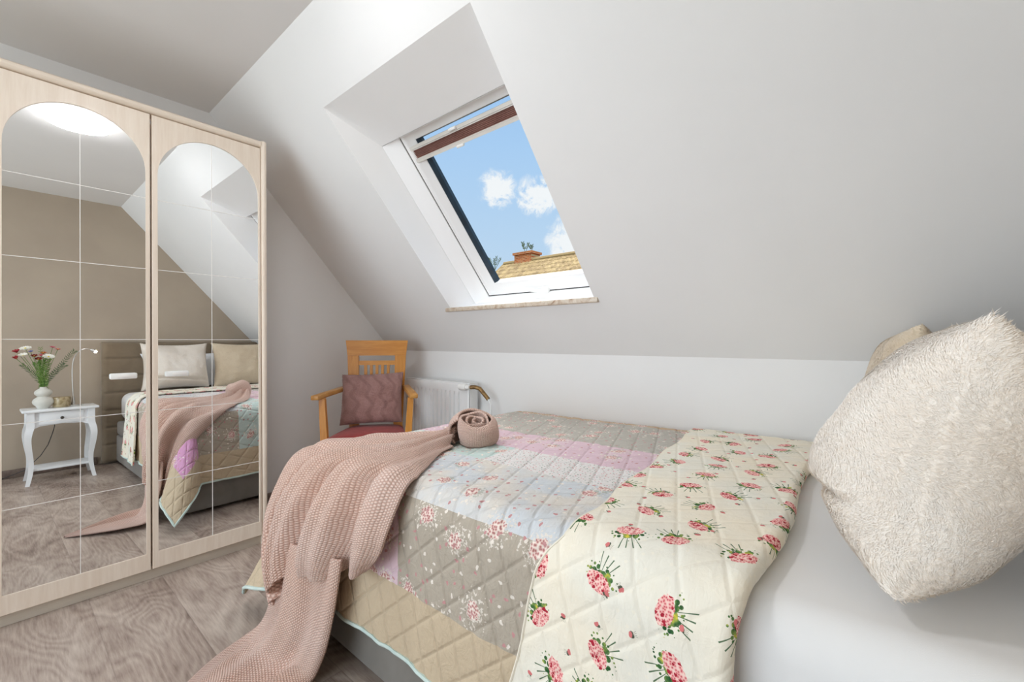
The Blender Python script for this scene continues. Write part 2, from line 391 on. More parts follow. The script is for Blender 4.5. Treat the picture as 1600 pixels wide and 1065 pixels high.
class MB:
    """collects shapes into one bmesh; build() links ONE mesh object.  off = origin to subtract"""
    def __init__(s, off=(0, 0, 0)):
        s.b = bmesh.new(); s.off = Vector(off); s.uv = None
    def box(s, c, size, bev=0.0, rot=None, seg=2):
        r = bmesh.ops.create_cube(s.b, size=1.0)
        vs = r['verts']
        R = Euler(rot).to_matrix() if rot else Matrix.Identity(3)
        for v in vs: v.co = Vector((v.co.x * size[0], v.co.y * size[1], v.co.z * size[2]))
        if bev:
            es = list({e for v in vs for e in v.link_edges})
            rr = bmesh.ops.bevel(s.b, geom=es, offset=bev, segments=seg, affect='EDGES', profile=.5)
            vs = list({v for f in rr['faces'] for v in f.verts} | {v for v in vs if v.is_valid})
            fs = set(); stack = list(vs)
            seen = set(vs)
            while stack:
                v = stack.pop()
                for e in v.link_edges:
                    w = e.other_vert(v)
                    if w not in seen: seen.add(w); stack.append(w)
            vs = list(seen)
        for v in vs: v.co = R @ v.co + Vector(c)
        return s
    def bar(s, a, b2, w, h, bev=0.0, up=(0, 0, 1)):
        a = Vector(a); b2 = Vector(b2); d = b2 - a; L = d.length; d.normalize()
        u = Vector(up); x = d.cross(u)
        if x.length < 1e-4: x = d.cross(Vector((1, 0, 0)))
        x.normalize(); u = x.cross(d)
        R = Matrix((x, d, u)).transposed()
        n0 = len(s.b.verts)
        s.box((0, 0, 0), (w, L, h), bev)
        s.b.verts.ensure_lookup_table()
        for v in s.b.verts[n0:]: v.co = R @ v.co + (a + b2) / 2
        return s
    def tube(s, pts, r, seg=8, cap=True):
        pts = [Vector(p) for p in pts]; n = len(pts)
        rs = [r] * n if not isinstance(r, (list, tuple)) else r
        up = Vector((0, 0, 1)); rings = []; prev = None
        for i, p in enumerate(pts):
            d = (pts[min(i + 1, n - 1)] - pts[max(i - 1, 0)]).normalized()
            if prev is None:
                x = d.cross(up)
                if x.length < 1e-3: x = d.cross(Vector((1, 0, 0)))
            else:
                x = prev - d * prev.dot(d)
            x.normalize(); prev = x; y = d.cross(x)
            rings.append([s.b.verts.new(p + (x * math.cos(2 * pi * k / seg) + y * math.sin(2 * pi * k / seg)) * rs[i]) for k in range(seg)])
        for i in range(n - 1):
            for k in range(seg):
                s.b.faces.new((rings[i][k], rings[i][(k + 1) % seg], rings[i + 1][(k + 1) % seg], rings[i + 1][k]))
        if cap:
            s.b.faces.new(rings[0][::-1]); s.b.faces.new(rings[-1])
        return s
    def lathe(s, prof, c=(0, 0, 0), seg=32):
        c = Vector(c); rings = []
        for r, z in prof:
            if r < 1e-5: rings.append([s.b.verts.new(c + Vector((0, 0, z)))])
            else: rings.append([s.b.verts.new(c + Vector((r * math.cos(2 * pi * k / seg), r * math.sin(2 * pi * k / seg), z))) for k in range(seg)])
        for a, b2 in zip(rings, rings[1:]):
            for k in range(seg):
                k2 = (k + 1) % seg
                if len(a) == 1 and len(b2) == 1: continue
                if len(a) == 1: s.b.faces.new((a[0], b2[k2], b2[k]))
                elif len(b2) == 1: s.b.faces.new((a[k], a[k2], b2[0]))
                else: s.b.faces.new((a[k], a[k2], b2[k2], b2[k]))
        return s
    def poly(s, pts):
        s.b.faces.new([s.b.verts.new(Vector(p)) for p in pts]); return s
    def prism(s, pts, d):
        """extrude planar polygon pts by vector d"""
        d = Vector(d); a = [s.b.verts.new(Vector(p)) for p in pts]; b2 = [s.b.verts.new(Vector(p) + d) for p in pts]
        s.b.faces.new(a[::-1]); s.b.faces.new(b2)
        n = len(a)
        for i in range(n): s.b.faces.new((a[i], a[(i + 1) % n], b2[(i + 1) % n], b2[i]))
        return s
    def loft(s, loops, closed=True, caps=False):
        rs = [[s.b.verts.new(Vector(p)) for p in lp] for lp in loops]
        n = len(rs[0])
        for a, b2 in zip(rs, rs[1:]):
            for k in range(n if closed else n - 1):
                s.b.faces.new((a[k], a[(k + 1) % n], b2[(k + 1) % n], b2[k]))
        if caps: s.b.faces.new(rs[0][::-1]); s.b.faces.new(rs[-1])
        return s
    def build(s, name, m, parent=None, smooth=None, fixn=True):
        if fixn: bmesh.ops.recalc_face_normals(s.b, faces=s.b.faces)
        for v in s.b.verts: v.co -= s.off
        me = bpy.data.meshes.new(name); s.b.to_mesh(me); s.b.free()
        if smooth is None or smooth:
            for p in me.polygons: p.use_smooth = True
            if smooth is None:
                me.set_sharp_from_angle(angle=math.radians(38))
        return link(name, me, m, parent)

def gridmesh(name, P, UV=None, m=None, parent=None, off=(0, 0, 0), thick=0.0, mask=None, closeu=False):
    """P: (n,m,3) array -> smooth quad mesh; thick: offset both sides to give it body"""
    P = np.asarray(P, float) - np.array(off)
    n, k, _ = P.shape
    du = np.gradient(P, axis=0); dv = np.gradient(P, axis=1)
    N = np.cross(du, dv); N /= np.maximum(np.linalg.norm(N, axis=2, keepdims=True), 1e-9)
    idx = np.arange(n * k).reshape(n, k)
    q = np.stack([idx[:-1, :-1], idx[1:, :-1], idx[1:, 1:], idx[:-1, 1:]], -1).reshape(-1, 4)
    if mask is not None: q = q[mask.reshape(-1)]
    V = P.reshape(-1, 3); uvv = None if UV is None else UV.reshape(-1, 2)
    if thick:
        V2 = (P - N * thick).reshape(-1, 3)
        V = np.vstack([V, V2]); q2 = q[:, ::-1] + n * k
        # rim
        edges = {}
        for f in q:
            for a, b2 in ((f[0], f[1]), (f[1], f[2]), (f[2], f[3]), (f[3], f[0])):
                key = (min(a, b2), max(a, b2))
                if key in edges: edges[key] = None
                else: edges[key] = (a, b2)
        rim = [(b2, a, a + n * k, b2 + n * k) for e in edges.values() if e for a, b2 in [e]]
        q = np.vstack([q, q2, np.array(rim)])
        if uvv is not None: uvv = np.vstack([uvv, uvv])
    me = bpy.data.meshes.new(name)
    me.vertices.add(len(V)); me.vertices.foreach_set('co', V.astype(np.float32).ravel())
    me.loops.add(len(q) * 4); me.loops.foreach_set('vertex_index', q.astype(np.int32).ravel())
    me.polygons.add(len(q)); me.polygons.foreach_set('loop_start', np.arange(0, len(q) * 4, 4, dtype=np.int32))
    me.update(calc_edges=True); me.validate()
    me.polygons.foreach_set('use_smooth', np.ones(len(me.polygons), dtype=bool))
    if uvv is not None:
        l = me.uv_layers.new(name='UVMap'); vi = np.zeros(len(me.loops), dtype=np.int32); me.loops.foreach_get('vertex_index', vi)
        l.data.foreach_set('uv', uvv[vi].astype(np.float32).ravel())
    return link(name, me, m, parent)

def vnoise(x, y, sc, seed=0):
    """smooth pseudo noise in [-1,1] from summed sines"""
    r = np.random.default_rng(seed); out = 0
    for i in range(6):
        a = r.uniform(0, 2 * pi); f = sc * r.uniform(.6, 1.7); ph = r.uniform(0, 6.3)
        out = out + np.sin((x * math.cos(a) + y * math.sin(a)) * f + ph + .8 * np.sin((x * math.sin(a) - y * math.cos(a)) * f * .6 + ph * 2))
    return out / 6

def catmull(P, n):
    """resample rows of control points (k,...) to n rows"""
    P = np.asarray(P, float); k = len(P)
    t = np.linspace(0, k - 1, n); i = np.clip(t.astype(int), 0, k - 2); f = (t - i).reshape(-1, *([1] * (P.ndim - 1)))
    g = lambda j: P[np.clip(j, 0, k - 1)]
    p0, p1, p2, p3 = g(i - 1), g(i), g(i + 1), g(i + 2)
    return .5 * ((2 * p1) + (-p0 + p2) * f + (2 * p0 - 5 * p1 + 4 * p2 - p3) * f ** 2 + (-p0 + 3 * p1 - 3 * p2 + p3) * f ** 3)

# ------------------------------------------------------------------ room constants (metres, camera foot at the origin)
XG, XH = -2.887, .537            # wardrobe gable wall, headboard gable wall
YB = -2.2                        # wall behind
ZC = 2.2767                      # flat ceiling
SL = 1.1363; TH = math.atan(SL)
ZK, YK = .93, 1.9492             # knee fold
ES = np.array([0, -math.cos(TH), math.sin(TH)]); EN = np.array([0, math.sin(TH), math.cos(TH)])
S0 = np.array([0, YK + (.93 - 1.2) / SL, 1.2])
YC = YK + (.93 - ZC) / SL
def SP(x, s_, dep=0.0): return tuple(np.array([x, 0, 0]) + S0 + ES * s_ + EN * dep)
sK = (.93 - 1.2) / math.sin(TH); sC = (ZC - 1.2) / math.sin(TH)
T = .12
def struct(mb, name, m, parent=None, **k):
    o = mb.build(name, m, parent, **k)
    if parent is None: o['kind'] = 'structure'
    return o

# floor
struct(MB().box(((XG + XH) / 2, (YB + 2.1) / 2, -.05), (XH - XG + .3, 2.1 - YB + .3, .1)), 'floor', M['floor'], smooth=False)
# gable walls (profile prisms)
prof = lambda x: [(x, YB - .1, 0), (x, YK + .06, 0), (x, YK + .06, ZK + .04), (x, YC + .06, ZC + .05), (x, YB - .1, ZC + .05)]
struct(MB().prism(prof(XG), (-T, 0, 0)), 'wall_left', M['wall'], smooth=False)
struct(MB().prism(prof(XH), (T, 0, 0)), 'wall_right', M['taupe'], smooth=False)
struct(MB().box(((XG + XH) / 2, YK + T / 2, ZK / 2), (XH - XG, T, ZK)), 'wall_front', M['wall'], smooth=False)
struct(MB().box(((XG + XH) / 2, (YB + YC) / 2 - .05, ZC + T / 2), (XH - XG + .1, YC - YB + .1, T)), 'ceiling', M['ceiling'], smooth=False)
# wall behind the camera; its unseen window opening is added to brighten the room
WX0, WX1, WZ0, WZ1 = -2.55, .15, .12, 2.12
mb = MB()
mb.box(((XG + WX0) / 2, YB - T / 2, ZC / 2), (WX0 - XG, T, ZC))
mb.box(((WX1 + XH) / 2, YB - T / 2, ZC / 2), (XH - WX1, T, ZC))
mb.box(((WX0 + WX1) / 2, YB - T / 2, WZ0 / 2), (WX1 - WX0, T, WZ0))
mb.box(((WX0 + WX1) / 2, YB - T / 2, (WZ1 + ZC) / 2), (WX1 - WX0, T, ZC - WZ1))
struct(mb, 'wall_back', M['wall'], smooth=False)
mb = MB()
for x in (WX0 + .03, (WX0 + WX1) / 2, WX1 - .03): mb.box((x, YB - .06, (WZ0 + WZ1) / 2), (.06, .06, WZ1 - WZ0), .004)
for z in (WZ0 + .03, WZ1 - .03): mb.box(((WX0 + WX1) / 2, YB - .06, z), (WX1 - WX0, .055, .06), .004)
w2 = struct(mb, 'window_added', M['upvc'])
gp = MB().box(((WX0 + WX1) / 2, YB - .06, (WZ0 + WZ1) / 2), (WX1 - WX0 - .1, .006, WZ1 - WZ0 - .1)).build('window_pane', M['glass'], w2, smooth=False)

# sloping wall with the skylight hole, reveal and outer skin
HX0, HX1, HS0, HS1 = -1.945, -.990, -.02, 1.144
def quad(mb, a, b2, c, d, n=1): mb.poly([a, b2, c, d])
mb = MB()
xs = [XG, HX0, HX1, XH]; ss = [sK, HS0, HS1, sC]
for i in range(3):
    for j in range(3):
        if i == 1 and j == 1: continue
        mb.poly([SP(xs[i], ss[j]), SP(xs[i + 1], ss[j]), SP(xs[i + 1], ss[j + 1]), SP(xs[i], ss[j + 1])])
        mb.poly([SP(xs[i], ss[j], .27), SP(xs[i], ss[j + 1], .27), SP(xs[i + 1], ss[j + 1], .27), SP(xs[i + 1], ss[j], .27)])
struct(mb, 'wall_slope', M['wall'], smooth=False, fixn=False)
# reveal: hole edge -> lining edge (dep .15) -> frame edge (dep .18)
BX0, BX1, BS0, BS1 = -1.908, -1.032, -.095, .890
FX0, FX1, FS0, FS1 = -1.802, -1.040, -.073, .884
def ring(x0, x1, s0, s1, dep): return [SP(x0, s0, dep), SP(x1, s0, dep), SP(x1, s1, dep), SP(x0, s1, dep)]
mb = MB(); mb.loft([ring(HX0, HX1, HS0, HS1, 0), ring(BX0, BX1, BS0, BS1, .15), ring(BX0, BX1, BS0, BS1, .27)])
struct(mb, 'trim_1', M['reveal'], smooth=False)
mb = MB(); mb.loft([ring(BX0 + .001, BX1 - .001, BS0 + .001, BS1 - .001, .149), ring(FX0, FX1, FS0, FS1, .178), ring(FX0, FX1, FS0, FS1, .25)])
struct(mb, 'trim_2', M['reveal'], smooth=False)

# window_1: sash frame, gasket, pane, handle, blind
def frame_ring(o0, o1, prof_in):
    """prof_in: list of (inset, dep) from outer to inner edge"""
    x0, x1, s0, s1 = o0
    return [ring(x0 + a, x1 - a, s0 + a, s1 - a, d) for a, d in prof_in]
mb = MB(); mb.loft(frame_ring((FX0 + .004, FX1 - .004, FS0 + .004, FS1 + .034), 0, [(0, .24), (0, .186), (.004, .181), (.022, .181), (.030, .188), (.066, .200), (.070, .204), (.070, .24)]))
# thicker bottom and side bead like a pivot sash
win = struct(mb, 'window_1', M['upvc'])
gx = (FX0 + .074, FX1 - .074, FS0 + .062, FS1 - .034)
mb = MB(); mb.loft([ring(gx[0], gx[1], gx[2], gx[3], .205), ring(gx[0] + .004, gx[1] - .004, gx[2] + .002, gx[3] - .002, .2049), ring(gx[0] + .018, gx[1] - .018, gx[2] + .006, gx[3] - .008, .222), ring(gx[0] + .018, gx[1] - .018, gx[2] + .006, gx[3] - .008, .24)])
mb.build('gasket', M['gasket'], win, smooth=False)
mb = MB(); mb.poly(ring(gx[0] + .01, gx[1] - .01, gx[2] + .003, gx[3] - .004, .228)); mb.build('window_pane', M['glass'], win, smooth=False)
mb = MB(); gap_ = lambda a: [SP(FX0 + a, FS1, .1835), SP(FX0 + a, FS0 + a, .1835), SP(FX1 - a, FS0 + a, .1835), SP(FX1 - a, FS1, .1835)]
mb.loft([gap_(-.0015), gap_(.006)], closed=False); mb.build('seal_gap', M['darkgap'], win, smooth=False)
# outside flashing collar around the sash so no light leaks
mb = MB(); mb.loft([ring(BX0 - .01, BX1 + .01, BS0 - .01, BS1 + .01, .272), ring(FX0 + .06, FX1 - .06, FS0 + .05, FS1 - .03, .262)])
mb.build('flashing', M['darkmetal'], win, smooth=False)
# handle on the lower sash
hp = np.array(SP(-1.40, -.060, .175)); 
mb = MB(); a = SP(-1.372, -.056, .168); mb.bar(SP(-1.352, -.055, .172), SP(-1.392, -.055, .172), .030, .022, .005, up=tuple(EN))
mb.bar(SP(-1.385, -.058, .160), SP(-1.50, -.036, .160), .016, .010, .004, up=tuple(EN))
mb.build('handle', M['plastic'], win)
# blind: two rails and fabric band, held in front of the glass
def srail(mb, s0, s1, d0, d1, x0=FX0 + .010, x1=FX1 - .010, bev=0):
    pts = [SP(x0, s0, d0), SP(x0, s1, d0), SP(x0, s1, d1), SP(x0, s0, d1)]
    mb.prism(pts, (x1 - x0, 0, 0))
bl = thing('skylight_blind', 'brown fabric blind between two pale rails near the top of the skylight', 'blind', SP(-1.5, .79, .19))
OFF = SP(-1.5, .79, .19)
mb = MB(OFF); srail(mb, .815, .829, .182, .197); srail(mb, .8085, .814, .184, .195); mb.build('top_rail', M['rail'], bl)
mb = MB(OFF); srail(mb, .7515, .765, .182, .197); srail(mb, .7655, .770, .184, .195); mb.build('bottom_rail', M['rail'], bl)
mb = MB(OFF)
lp = []
for i in range(13):
    s_ = .770 + (.8085 - .770) * i / 12; d = .187 + (.003 if i % 2 else 0)
    lp.append([SP(FX0 + .014, s_, d), SP(FX1 - .014, s_, d)])
mb.loft(lp, closed=False); 
lp2 = [[SP(FX0 + .014, .770, .193), SP(FX1 - .014, .770, .193)], [SP(FX0 + .014, .8085, .193), SP(FX1 - .014, .8085, .193)]]
mb.loft(lp2, closed=False); mb.build('fabric_band', M['blind'], bl, smooth=False)
for s_, nm in ((.822, 'top'), (.757, 'bottom')):
    mb = MB(OFF); mb.box(SP(-1.46, s_ + (.004 if nm == 'top' else -.008), .178), (.045, .012, .014), .004, rot=(-(pi / 2 - TH) , 0, 0)); mb.build('pull_tab', M['plastic'], bl)
# marble sill
mb = MB(); mb.box(((-1.988 - .972) / 2, 1.7525, 1.1835), (1.016, .075, .0235), .004)
sill = struct(mb, 'trim_3', M['marble'])

# skirting
mb = MB(); mb.box((XG + .008, (YB + YK) / 2, .034), (.016, YK - YB, .068), .004); struct(mb, 'baseboard_left', M['skirting'])
mb = MB(); mb.box((XH - .008, (YB + .60) / 2, .032), (.016, .60 - YB, .064), .004); struct(mb, 'baseboard_right', M['skirting'])
mb = MB(); mb.box(((XG + XH) / 2, YK - .008, .034), (XH - XG - .04, .016, .068), .004); struct(mb, 'baseboard_front', M['skirting'])

# ceiling lamp
lx, ly, lr = -1.245, .305, .142
cl = thing('ceiling_lamp', 'round glowing white flush lamp on the flat ceiling, seen in the left mirror', 'lamp', (lx, ly, ZC))
MB().lathe([(0, -.0005), (lr * .96, -.0005), (lr * .96, -.013), (0, -.013)], seg=48).build('lamp_base', M['plastic'], cl)
MB().lathe([(lr * .94, -.014), (lr, -.016), (lr, -.022), (lr * .985, -.028), (lr * .93, -.032), (lr * .6, -.035), (0, -.036)], seg=64).build('lamp_shade', M['lampglow'], cl)

# ------------------------------------------------------------------ wardrobe
PH, PS, MW = .0089, .0116, 2.3373
nW = Vector((1, PH, PS)).normalized(); P0W = Vector((-MW, .25, 1.0))
def WP(y, z, d=0.0):
    """point on the (slightly leaning) door plane, d = distance in front of the mirror glass"""
    x = P0W.x - ((y - P0W.y) * PH + (z - P0W.z) * PS)
    return Vector((x, y, z)) + nW * d
WOFF = Vector((-2.36, .20, 0))
wd = thing('wardrobe', 'pale birch wardrobe with arched mirror doors against the left gable wall', 'wardrobe', tuple(WOFF))
Y0W, Y1W = -.452, .864
mb = MB(WOFF)
xb, xf = XG + .012, -2.378
mb.box(((xb + xf) / 2, (Y0W + Y1W) / 2, .985), (xf - xb, Y1W - Y0W - .05, 1.87), .002)
mb.build('carcass', M['birch'], wd)
for y, nm in ((Y1W - .0125, 'side_panel'), (Y0W + .0125, 'side_panel')):
    mb = MB(WOFF)
    pts = []
    xfr = -2.326
    R = .0125
    loop = [(xb, y - R), (xb, y + R)] + [(xfr - R + R * math.cos(a), y + R * math.sin(a)) for a in np.linspace(pi / 2, -pi / 2, 9)]
    lo = [(a, b2, 0.0) for a, b2 in loop]; hi = [(a - .012, b2, 1.982) for a, b2 in loop]; hi2 = [(a - .014 - (.006 if a > -2.5 else 0), b2, 1.988) for a, b2 in loop]
    mb.loft([lo, hi, hi2], caps=True); mb.build(nm, M['birch'], wd)
# crown moulding
mb = MB(WOFF)
pr = [(-.06, 1.955), (-.004, 1.955), (.004, 1.958), (.010, 1.964), (.012, 1.972), (.010, 1.980), (.002, 1.986), (-.06, 1.986)]
lp = []
for y in (Y0W + .026, Y1W - .0255): lp.append([WP(y, z, d) for d, z in pr])
mb.loft(lp, caps=True); mb.build('crown_moulding', M['birch_y'], wd)
mb = MB(WOFF); mb.box(((xb - 2.352) / 2, (Y0W + Y1W) / 2, .0265), (-2.352 - xb, Y1W - Y0W - .052, .053), .001); mb.build('plinth', M['plinth'], wd)

def door(ya, yb, mya, myb, handle=True):
    """slab with arched opening (as face ring), mirror glass, white grid lines"""
    z0, z1, mz0, apex = .050, 1.950, .117, 1.897
    r = (myb - mya) / 2; yc = (mya + myb) / 2; spring = apex - r
    inner = [(mya, mz0), (myb, mz0)] + [(yc + r * math.cos(a), spring + r * math.sin(a)) for a in np.linspace(0, pi, 33)]
    outer = []
    for (y, z) in inner:
        if z <= mz0 + 1e-6: outer.append((ya if y < yc else yb, z0))
        elif z < spring + 1e-6: outer.append((ya if y < yc else yb, z))
        else:
            a = math.atan2(z - spring, y - yc)
            # shoot the ray to the rectangle
            cy_, sz_ = math.cos(a), math.sin(a)
            ty = ((yb - yc) / cy_) if cy_ > 1e-6 else (((ya - yc) / cy_) if cy_ < -1e-6 else 1e9)
            tz = (z1 - spring) / sz_ if sz_ > 1e-6 else 1e9
            tt = min(ty, tz); outer.append((yc + cy_ * tt, spring + sz_ * tt))
    # put true corners in
    def nearest(cy2, cz2):
        i = min(range(len(outer)), key=lambda k: (outer[k][0] - cy2) ** 2 + (outer[k][1] - cz2) ** 2); outer[i] = (cy2, cz2)
    nearest(yb, z1); nearest(ya, z1)
    mb = MB(WOFF)
    f = .004
    mb.loft([[WP(y, z, -.018) for y, z in outer], [WP(y, z, f - .002) for y, z in outer],
             [WP(y + (.002 if y < yc else -.002), z + (.002 if z < 1 else -.002), f) for y, z in outer],
             [WP(y, z, f) for y, z in inner], [WP(y, z, -.001) for y, z in inner]])
    mb.poly([WP(y, z, -.0181) for y, z in outer])
    d = mb.build('door', M['birch'], wd, smooth=False)
    mb = MB(WOFF); mb.poly([WP(y, z, 0) for y, z in inner]); g = mb.build('mirror', M['mirror'], d, smooth=False)
    mb = MB(WOFF)
    t2 = .0011
    for z in (.412, .708, 1.006, 1.300, 1.595):
        mb.prism([WP(mya, z - t2, .0002), WP(myb, z - t2, .0002), WP(myb, z + t2, .0002), WP(mya, z + t2, .0002)], nW * .0008)
    mb.prism([WP(yc - t2, mz0, .0002), WP(yc + t2, mz0, .0002), WP(yc + t2, apex - .002, .0002), WP(yc - t2, apex - .002, .0002)], nW * .0009)
    mb.build('grid_lines', M['muntin'], d, smooth=False)
    if handle:
        ha, hb = handle
        mb = MB(WOFF)
        c = WP((ha + hb) / 2, .859, .008); mb.box(c, (.014, hb - ha, .0235), .005)
        h = mb.build('handle', M['plastic'], d)
        mb = MB(WOFF); c = WP((ha + hb) / 2 + .006, .859, .0155); mb.box(c, (.002, (hb - ha) * .6, .010), .0006); mb.build('grip_insert', M['muntin'], h)
    return d
door(-.0105, .4095, .005, .3955, (.283, .366))
door(.4155, .8365, .4345, .8265, (.459, .541))
door(-.437, -.0165, -.421, -.031, (-.36, -.28))

# ------------------------------------------------------------------ box spring bed
BX, BY0, BY1 = -1.60, .712, 1.905
bed = thing('box_spring_bed', 'grey upholstered box spring bed between taupe wall and wardrobe', 'bed', (-.58, 1.31, 0))
bo = (-.58, 1.31, 0)
mb = MB(bo); mb.box(((BX + .44) / 2, (BY0 + BY1) / 2, .135), (.44 - BX, BY1 - BY0, .225), .012, seg=3); mb.build('base', M['bedgrey'], bed)
mb = MB(bo); mb.box(((BX + .44) / 2, (BY0 + BY1) / 2, .308), (.44 - BX - .004, BY1 - BY0 - .004, .116), .02, seg=3); mb.build('spring_box', M['bedgrey'], bed)
for fx in (BX + .1, .34):
    for fy in (BY0 + .1, BY1 - .1):
        mb = MB(bo); mb.lathe([(0, .0), (.022, 0), (.025, .025), (0, .025)], (fx, fy, 0), 16); mb.build('foot', M['black'], bed)
# headboard with sewn panels
mb = MB(bo)
hy0, hy1, hz = .622, 1.862, 1.058
nz, ny = 7, 3
P = np.zeros((nz * 14 + 1, ny * 24 + 1, 3))
for i in range(P.shape[0]):
    for j in range(P.shape[1]):
        v = i / (P.shape[0] - 1); u = j / (P.shape[1] - 1)
        fz = abs(((v * nz) % 1) - .5) * 2; fy = abs(((u * ny) % 1) - .5) * 2
        edge = max(abs(u - .5) * 2, (v if v > .5 else 0))
        puff = (1 - fz ** 10) * (1 - fy ** 30) * .016
        eu = min(u, 1 - u) * (hy1 - hy0); ev = (1 - v) * (hz - .02)
        rd = .02
        rr = 0
        if eu < rd: rr = max(rr, rd - math.sqrt(max(0, rd ** 2 - (rd - eu) ** 2)))
        if ev < rd: rr = max(rr, rd - math.sqrt(max(0, rd ** 2 - (rd - ev) ** 2)))
        P[i, j] = (.452 - puff + rr, hy0 + u * (hy1 - hy0), .02 + v * (hz - .02))
hb = gridmesh('headboard', P, None, M['headboard'], bed, off=bo)
mb = MB(bo); mb.box((.500, (hy0 + hy1) / 2, .539), (.065, hy1 - hy0 - .002, 1.036), .008); mb.build('headboard_back', M['headboard'], bed)

# mattress
mat_o = (-.58, 1.31, .37)
MX0, MX1, MY0, MY1, MZ0, MZ1 = -1.585, .430, .735, 1.888, .371, .612
ma = MB(mat_o); ma.box(((MX0 + MX1) / 2, (MY0 + MY1) / 2, (MZ0 + MZ1) / 2), (MX1 - MX0, MY1 - MY0, MZ1 - MZ0), .07, seg=6)
for v_ in ma.b.verts:
    if v_.co.z > .5: v_.co.z -= .026 * (.43 - v_.co.x) / 2.015
mo = ma.build('mattress', M['sheet'], None); mo.location = mat_o
tag(mo, 'thick mattress in a white fitted sheet lying on the grey box spring', 'mattress')

# ------------------------------------------------------------------ quilt
PX0, QY0, ZT = -1.598, .705, .622
def zt(p): return .602 + .011 * (np.clip(p, PX0, .5) - PX0)
def drape(p, q, lift=0.0, flare0=.03, corner=.48, rad=.075, ripple=1.0, seed=3, dirbias=0.0):
    r = rad + lift
    a = np.maximum(0, (PX0 + rad) - p); b2 = np.maximum(0, (QY0 + rad) - q)
    rho = np.hypot(a, b2); safe = np.maximum(rho, 1e-9)
    an = np.arctan2(b2, a); t = np.sin(2 * an); t = np.where(rho > 0, np.maximum(t, 0), 0)
    an2 = an - .30 * t ** 2
    dx, dy = np.where(rho > 0, -np.cos(an2), 0), np.where(rho > 0, -np.sin(an2), 0)
    arc = r * pi / 2; rh = rho * (1 + 0 * rho)
    inarc = rho < arc
    ang = np.clip(rho / r, 0, pi / 2)
    fl = flare0 + corner * t ** 1.3
    ex = np.maximum(rho - arc, 0)
    h = np.where(inarc, r * np.sin(ang), r + fl * ex)
    dr = np.where(inarc, r * (1 - np.cos(ang)), r + np.sqrt(np.maximum(0, 1 - fl ** 2)) * ex)
    X = np.maximum(p, PX0 + rad) + dx * h; Y = np.maximum(q, QY0 + rad) + dy * h
    Z = zt(p) + lift - dr
    # gentle ripples on the hanging parts
    k = np.clip(ex / .35, 0, 1) * ripple
    al = p * (b2 > a) + q * (a >= b2)
    rp = (.006 * np.sin(al * 11 + seed) + .003 * np.sin(al * 34 + seed * 2)) * k * (1 - t)
    X = X + dx * rp; Y = Y + dy * rp
    # soft undulation on top
    top = np.clip(1 - rho / .08, 0, 1)
    Z = Z + top * (.0045 * vnoise(p, q, 9, seed) + .0018 * vnoise(p, q, 42, seed + 1))
    return X, Y, Z
def puff(p, q, pitch=.072):
    a = (.94 * p + .34 * q) / pitch; c = (.62 * p - .78 * q) / pitch
    f = lambda k: np.abs(np.abs((k % 1) - .5))
    d = np.maximum(np.clip((f(a) - .36) / .14, 0, 1), np.clip((f(c) - .36) / .14, 0, 1))
    return 1 - d * d * (3 - 2 * d)

QO = (-.9, 1.2, .6)
quilt = thing('patchwork_quilt', 'patchwork quilt of floral pastel strips over the foot end of the bed', 'quilt', QO)
def quilt_surface(name, pf, qr, n, k, lift, matl, seed, thick, parent, hem_fn=None, **kw):
    u = np.linspace(0, 1, n)[:, None] * np.ones((1, k)); v = np.linspace(0, 1, k)[None, :] * np.ones((n, 1))
    q = qr[0] + (qr[1] - qr[0]) * v
    p0, p1 = pf(q); p = p0 + (p1 - p0) * u
    X, Y, Z = drape(p, q, lift, seed=seed, **kw)
    P = np.stack([X, Y, Z], -1)
    du = np.gradient(P, axis=0); dv = np.gradient(P, axis=1); N = np.cross(du, dv); N /= np.maximum(np.linalg.norm(N, axis=2, keepdims=True), 1e-9)
    if (N[..., 2].mean()) < 0: N = -N
    amp = .0026 if name == 'quilt_top' else .0010
    P = P + N * (puff(p, q) * amp + .0010 * vnoise(p, q, 110, seed) + .0016 * vnoise(p, q * .35, 60, seed + 4))[..., None]
    return P, np.stack([p, q], -1), N
# layer one
qhem = lambda q: (-1.60 - .405 + 0 * q, -.30 + 0 * q)
P1, UV1, N1 = quilt_surface('quilt_top', qhem, (.705 - .425, 1.935), 250, 250, .012, M['patch'], 3, .009, quilt)
# far edge sags a little along the wall side
w = np.clip((UV1[..., 1] - 1.85) / .085, 0, 1); P1[..., 2] -= .05 * w ** 2; P1[..., 1] = np.minimum(P1[..., 1], 1.93)
gridmesh('quilt_top', P1, UV1, M['patch'], quilt, off=QO, thick=.009 * (1 if N1[0, 0, 2] >= 0 else 1))
# hem binding along near and foot edges
def rim_tube(rows, r=.006):
    mb = MB(QO); mb.tube([tuple(p) for p in rows], r, 6); return mb
edge_near = P1[:, 0][::3]; edge_foot = P1[0, :][::3]
rim_tube(np.vstack([edge_near[::-1], edge_foot[1:]])).build('binding', M['binding'], quilt)
# folded-back cream side
def fold_x(q):
    # hanging part drifts toward the headboard lower down
    low = np.clip((.70 - q) / .4, 0, 1)
    p0 = -.60 + .125 * np.clip((1.85 - q) / 1.0, 0, 1) - .115 * low ** .65 + .006 * np.sin(q * 17)
    p1 = -.175 + .012 * np.sin(q * 7 + 1) - .02 * low + .05 * low ** 2
    return p0, p1
P2, UV2, N2 = quilt_surface('fold', fold_x, (.705 - .47, 1.925), 110, 300, .030, M['cream'], 8, .01, quilt, flare0=.06)
w = np.clip((UV2[..., 1] - 1.84) / .085, 0, 1); P2[..., 2] -= .035 * w ** 2
u = np.linspace(0, 1, P2.shape[0])[:, None]
endr = np.clip((u - .93) / .07, 0, 1); P2[..., 2] -= 0
P2[..., 0] = P2[..., 0]
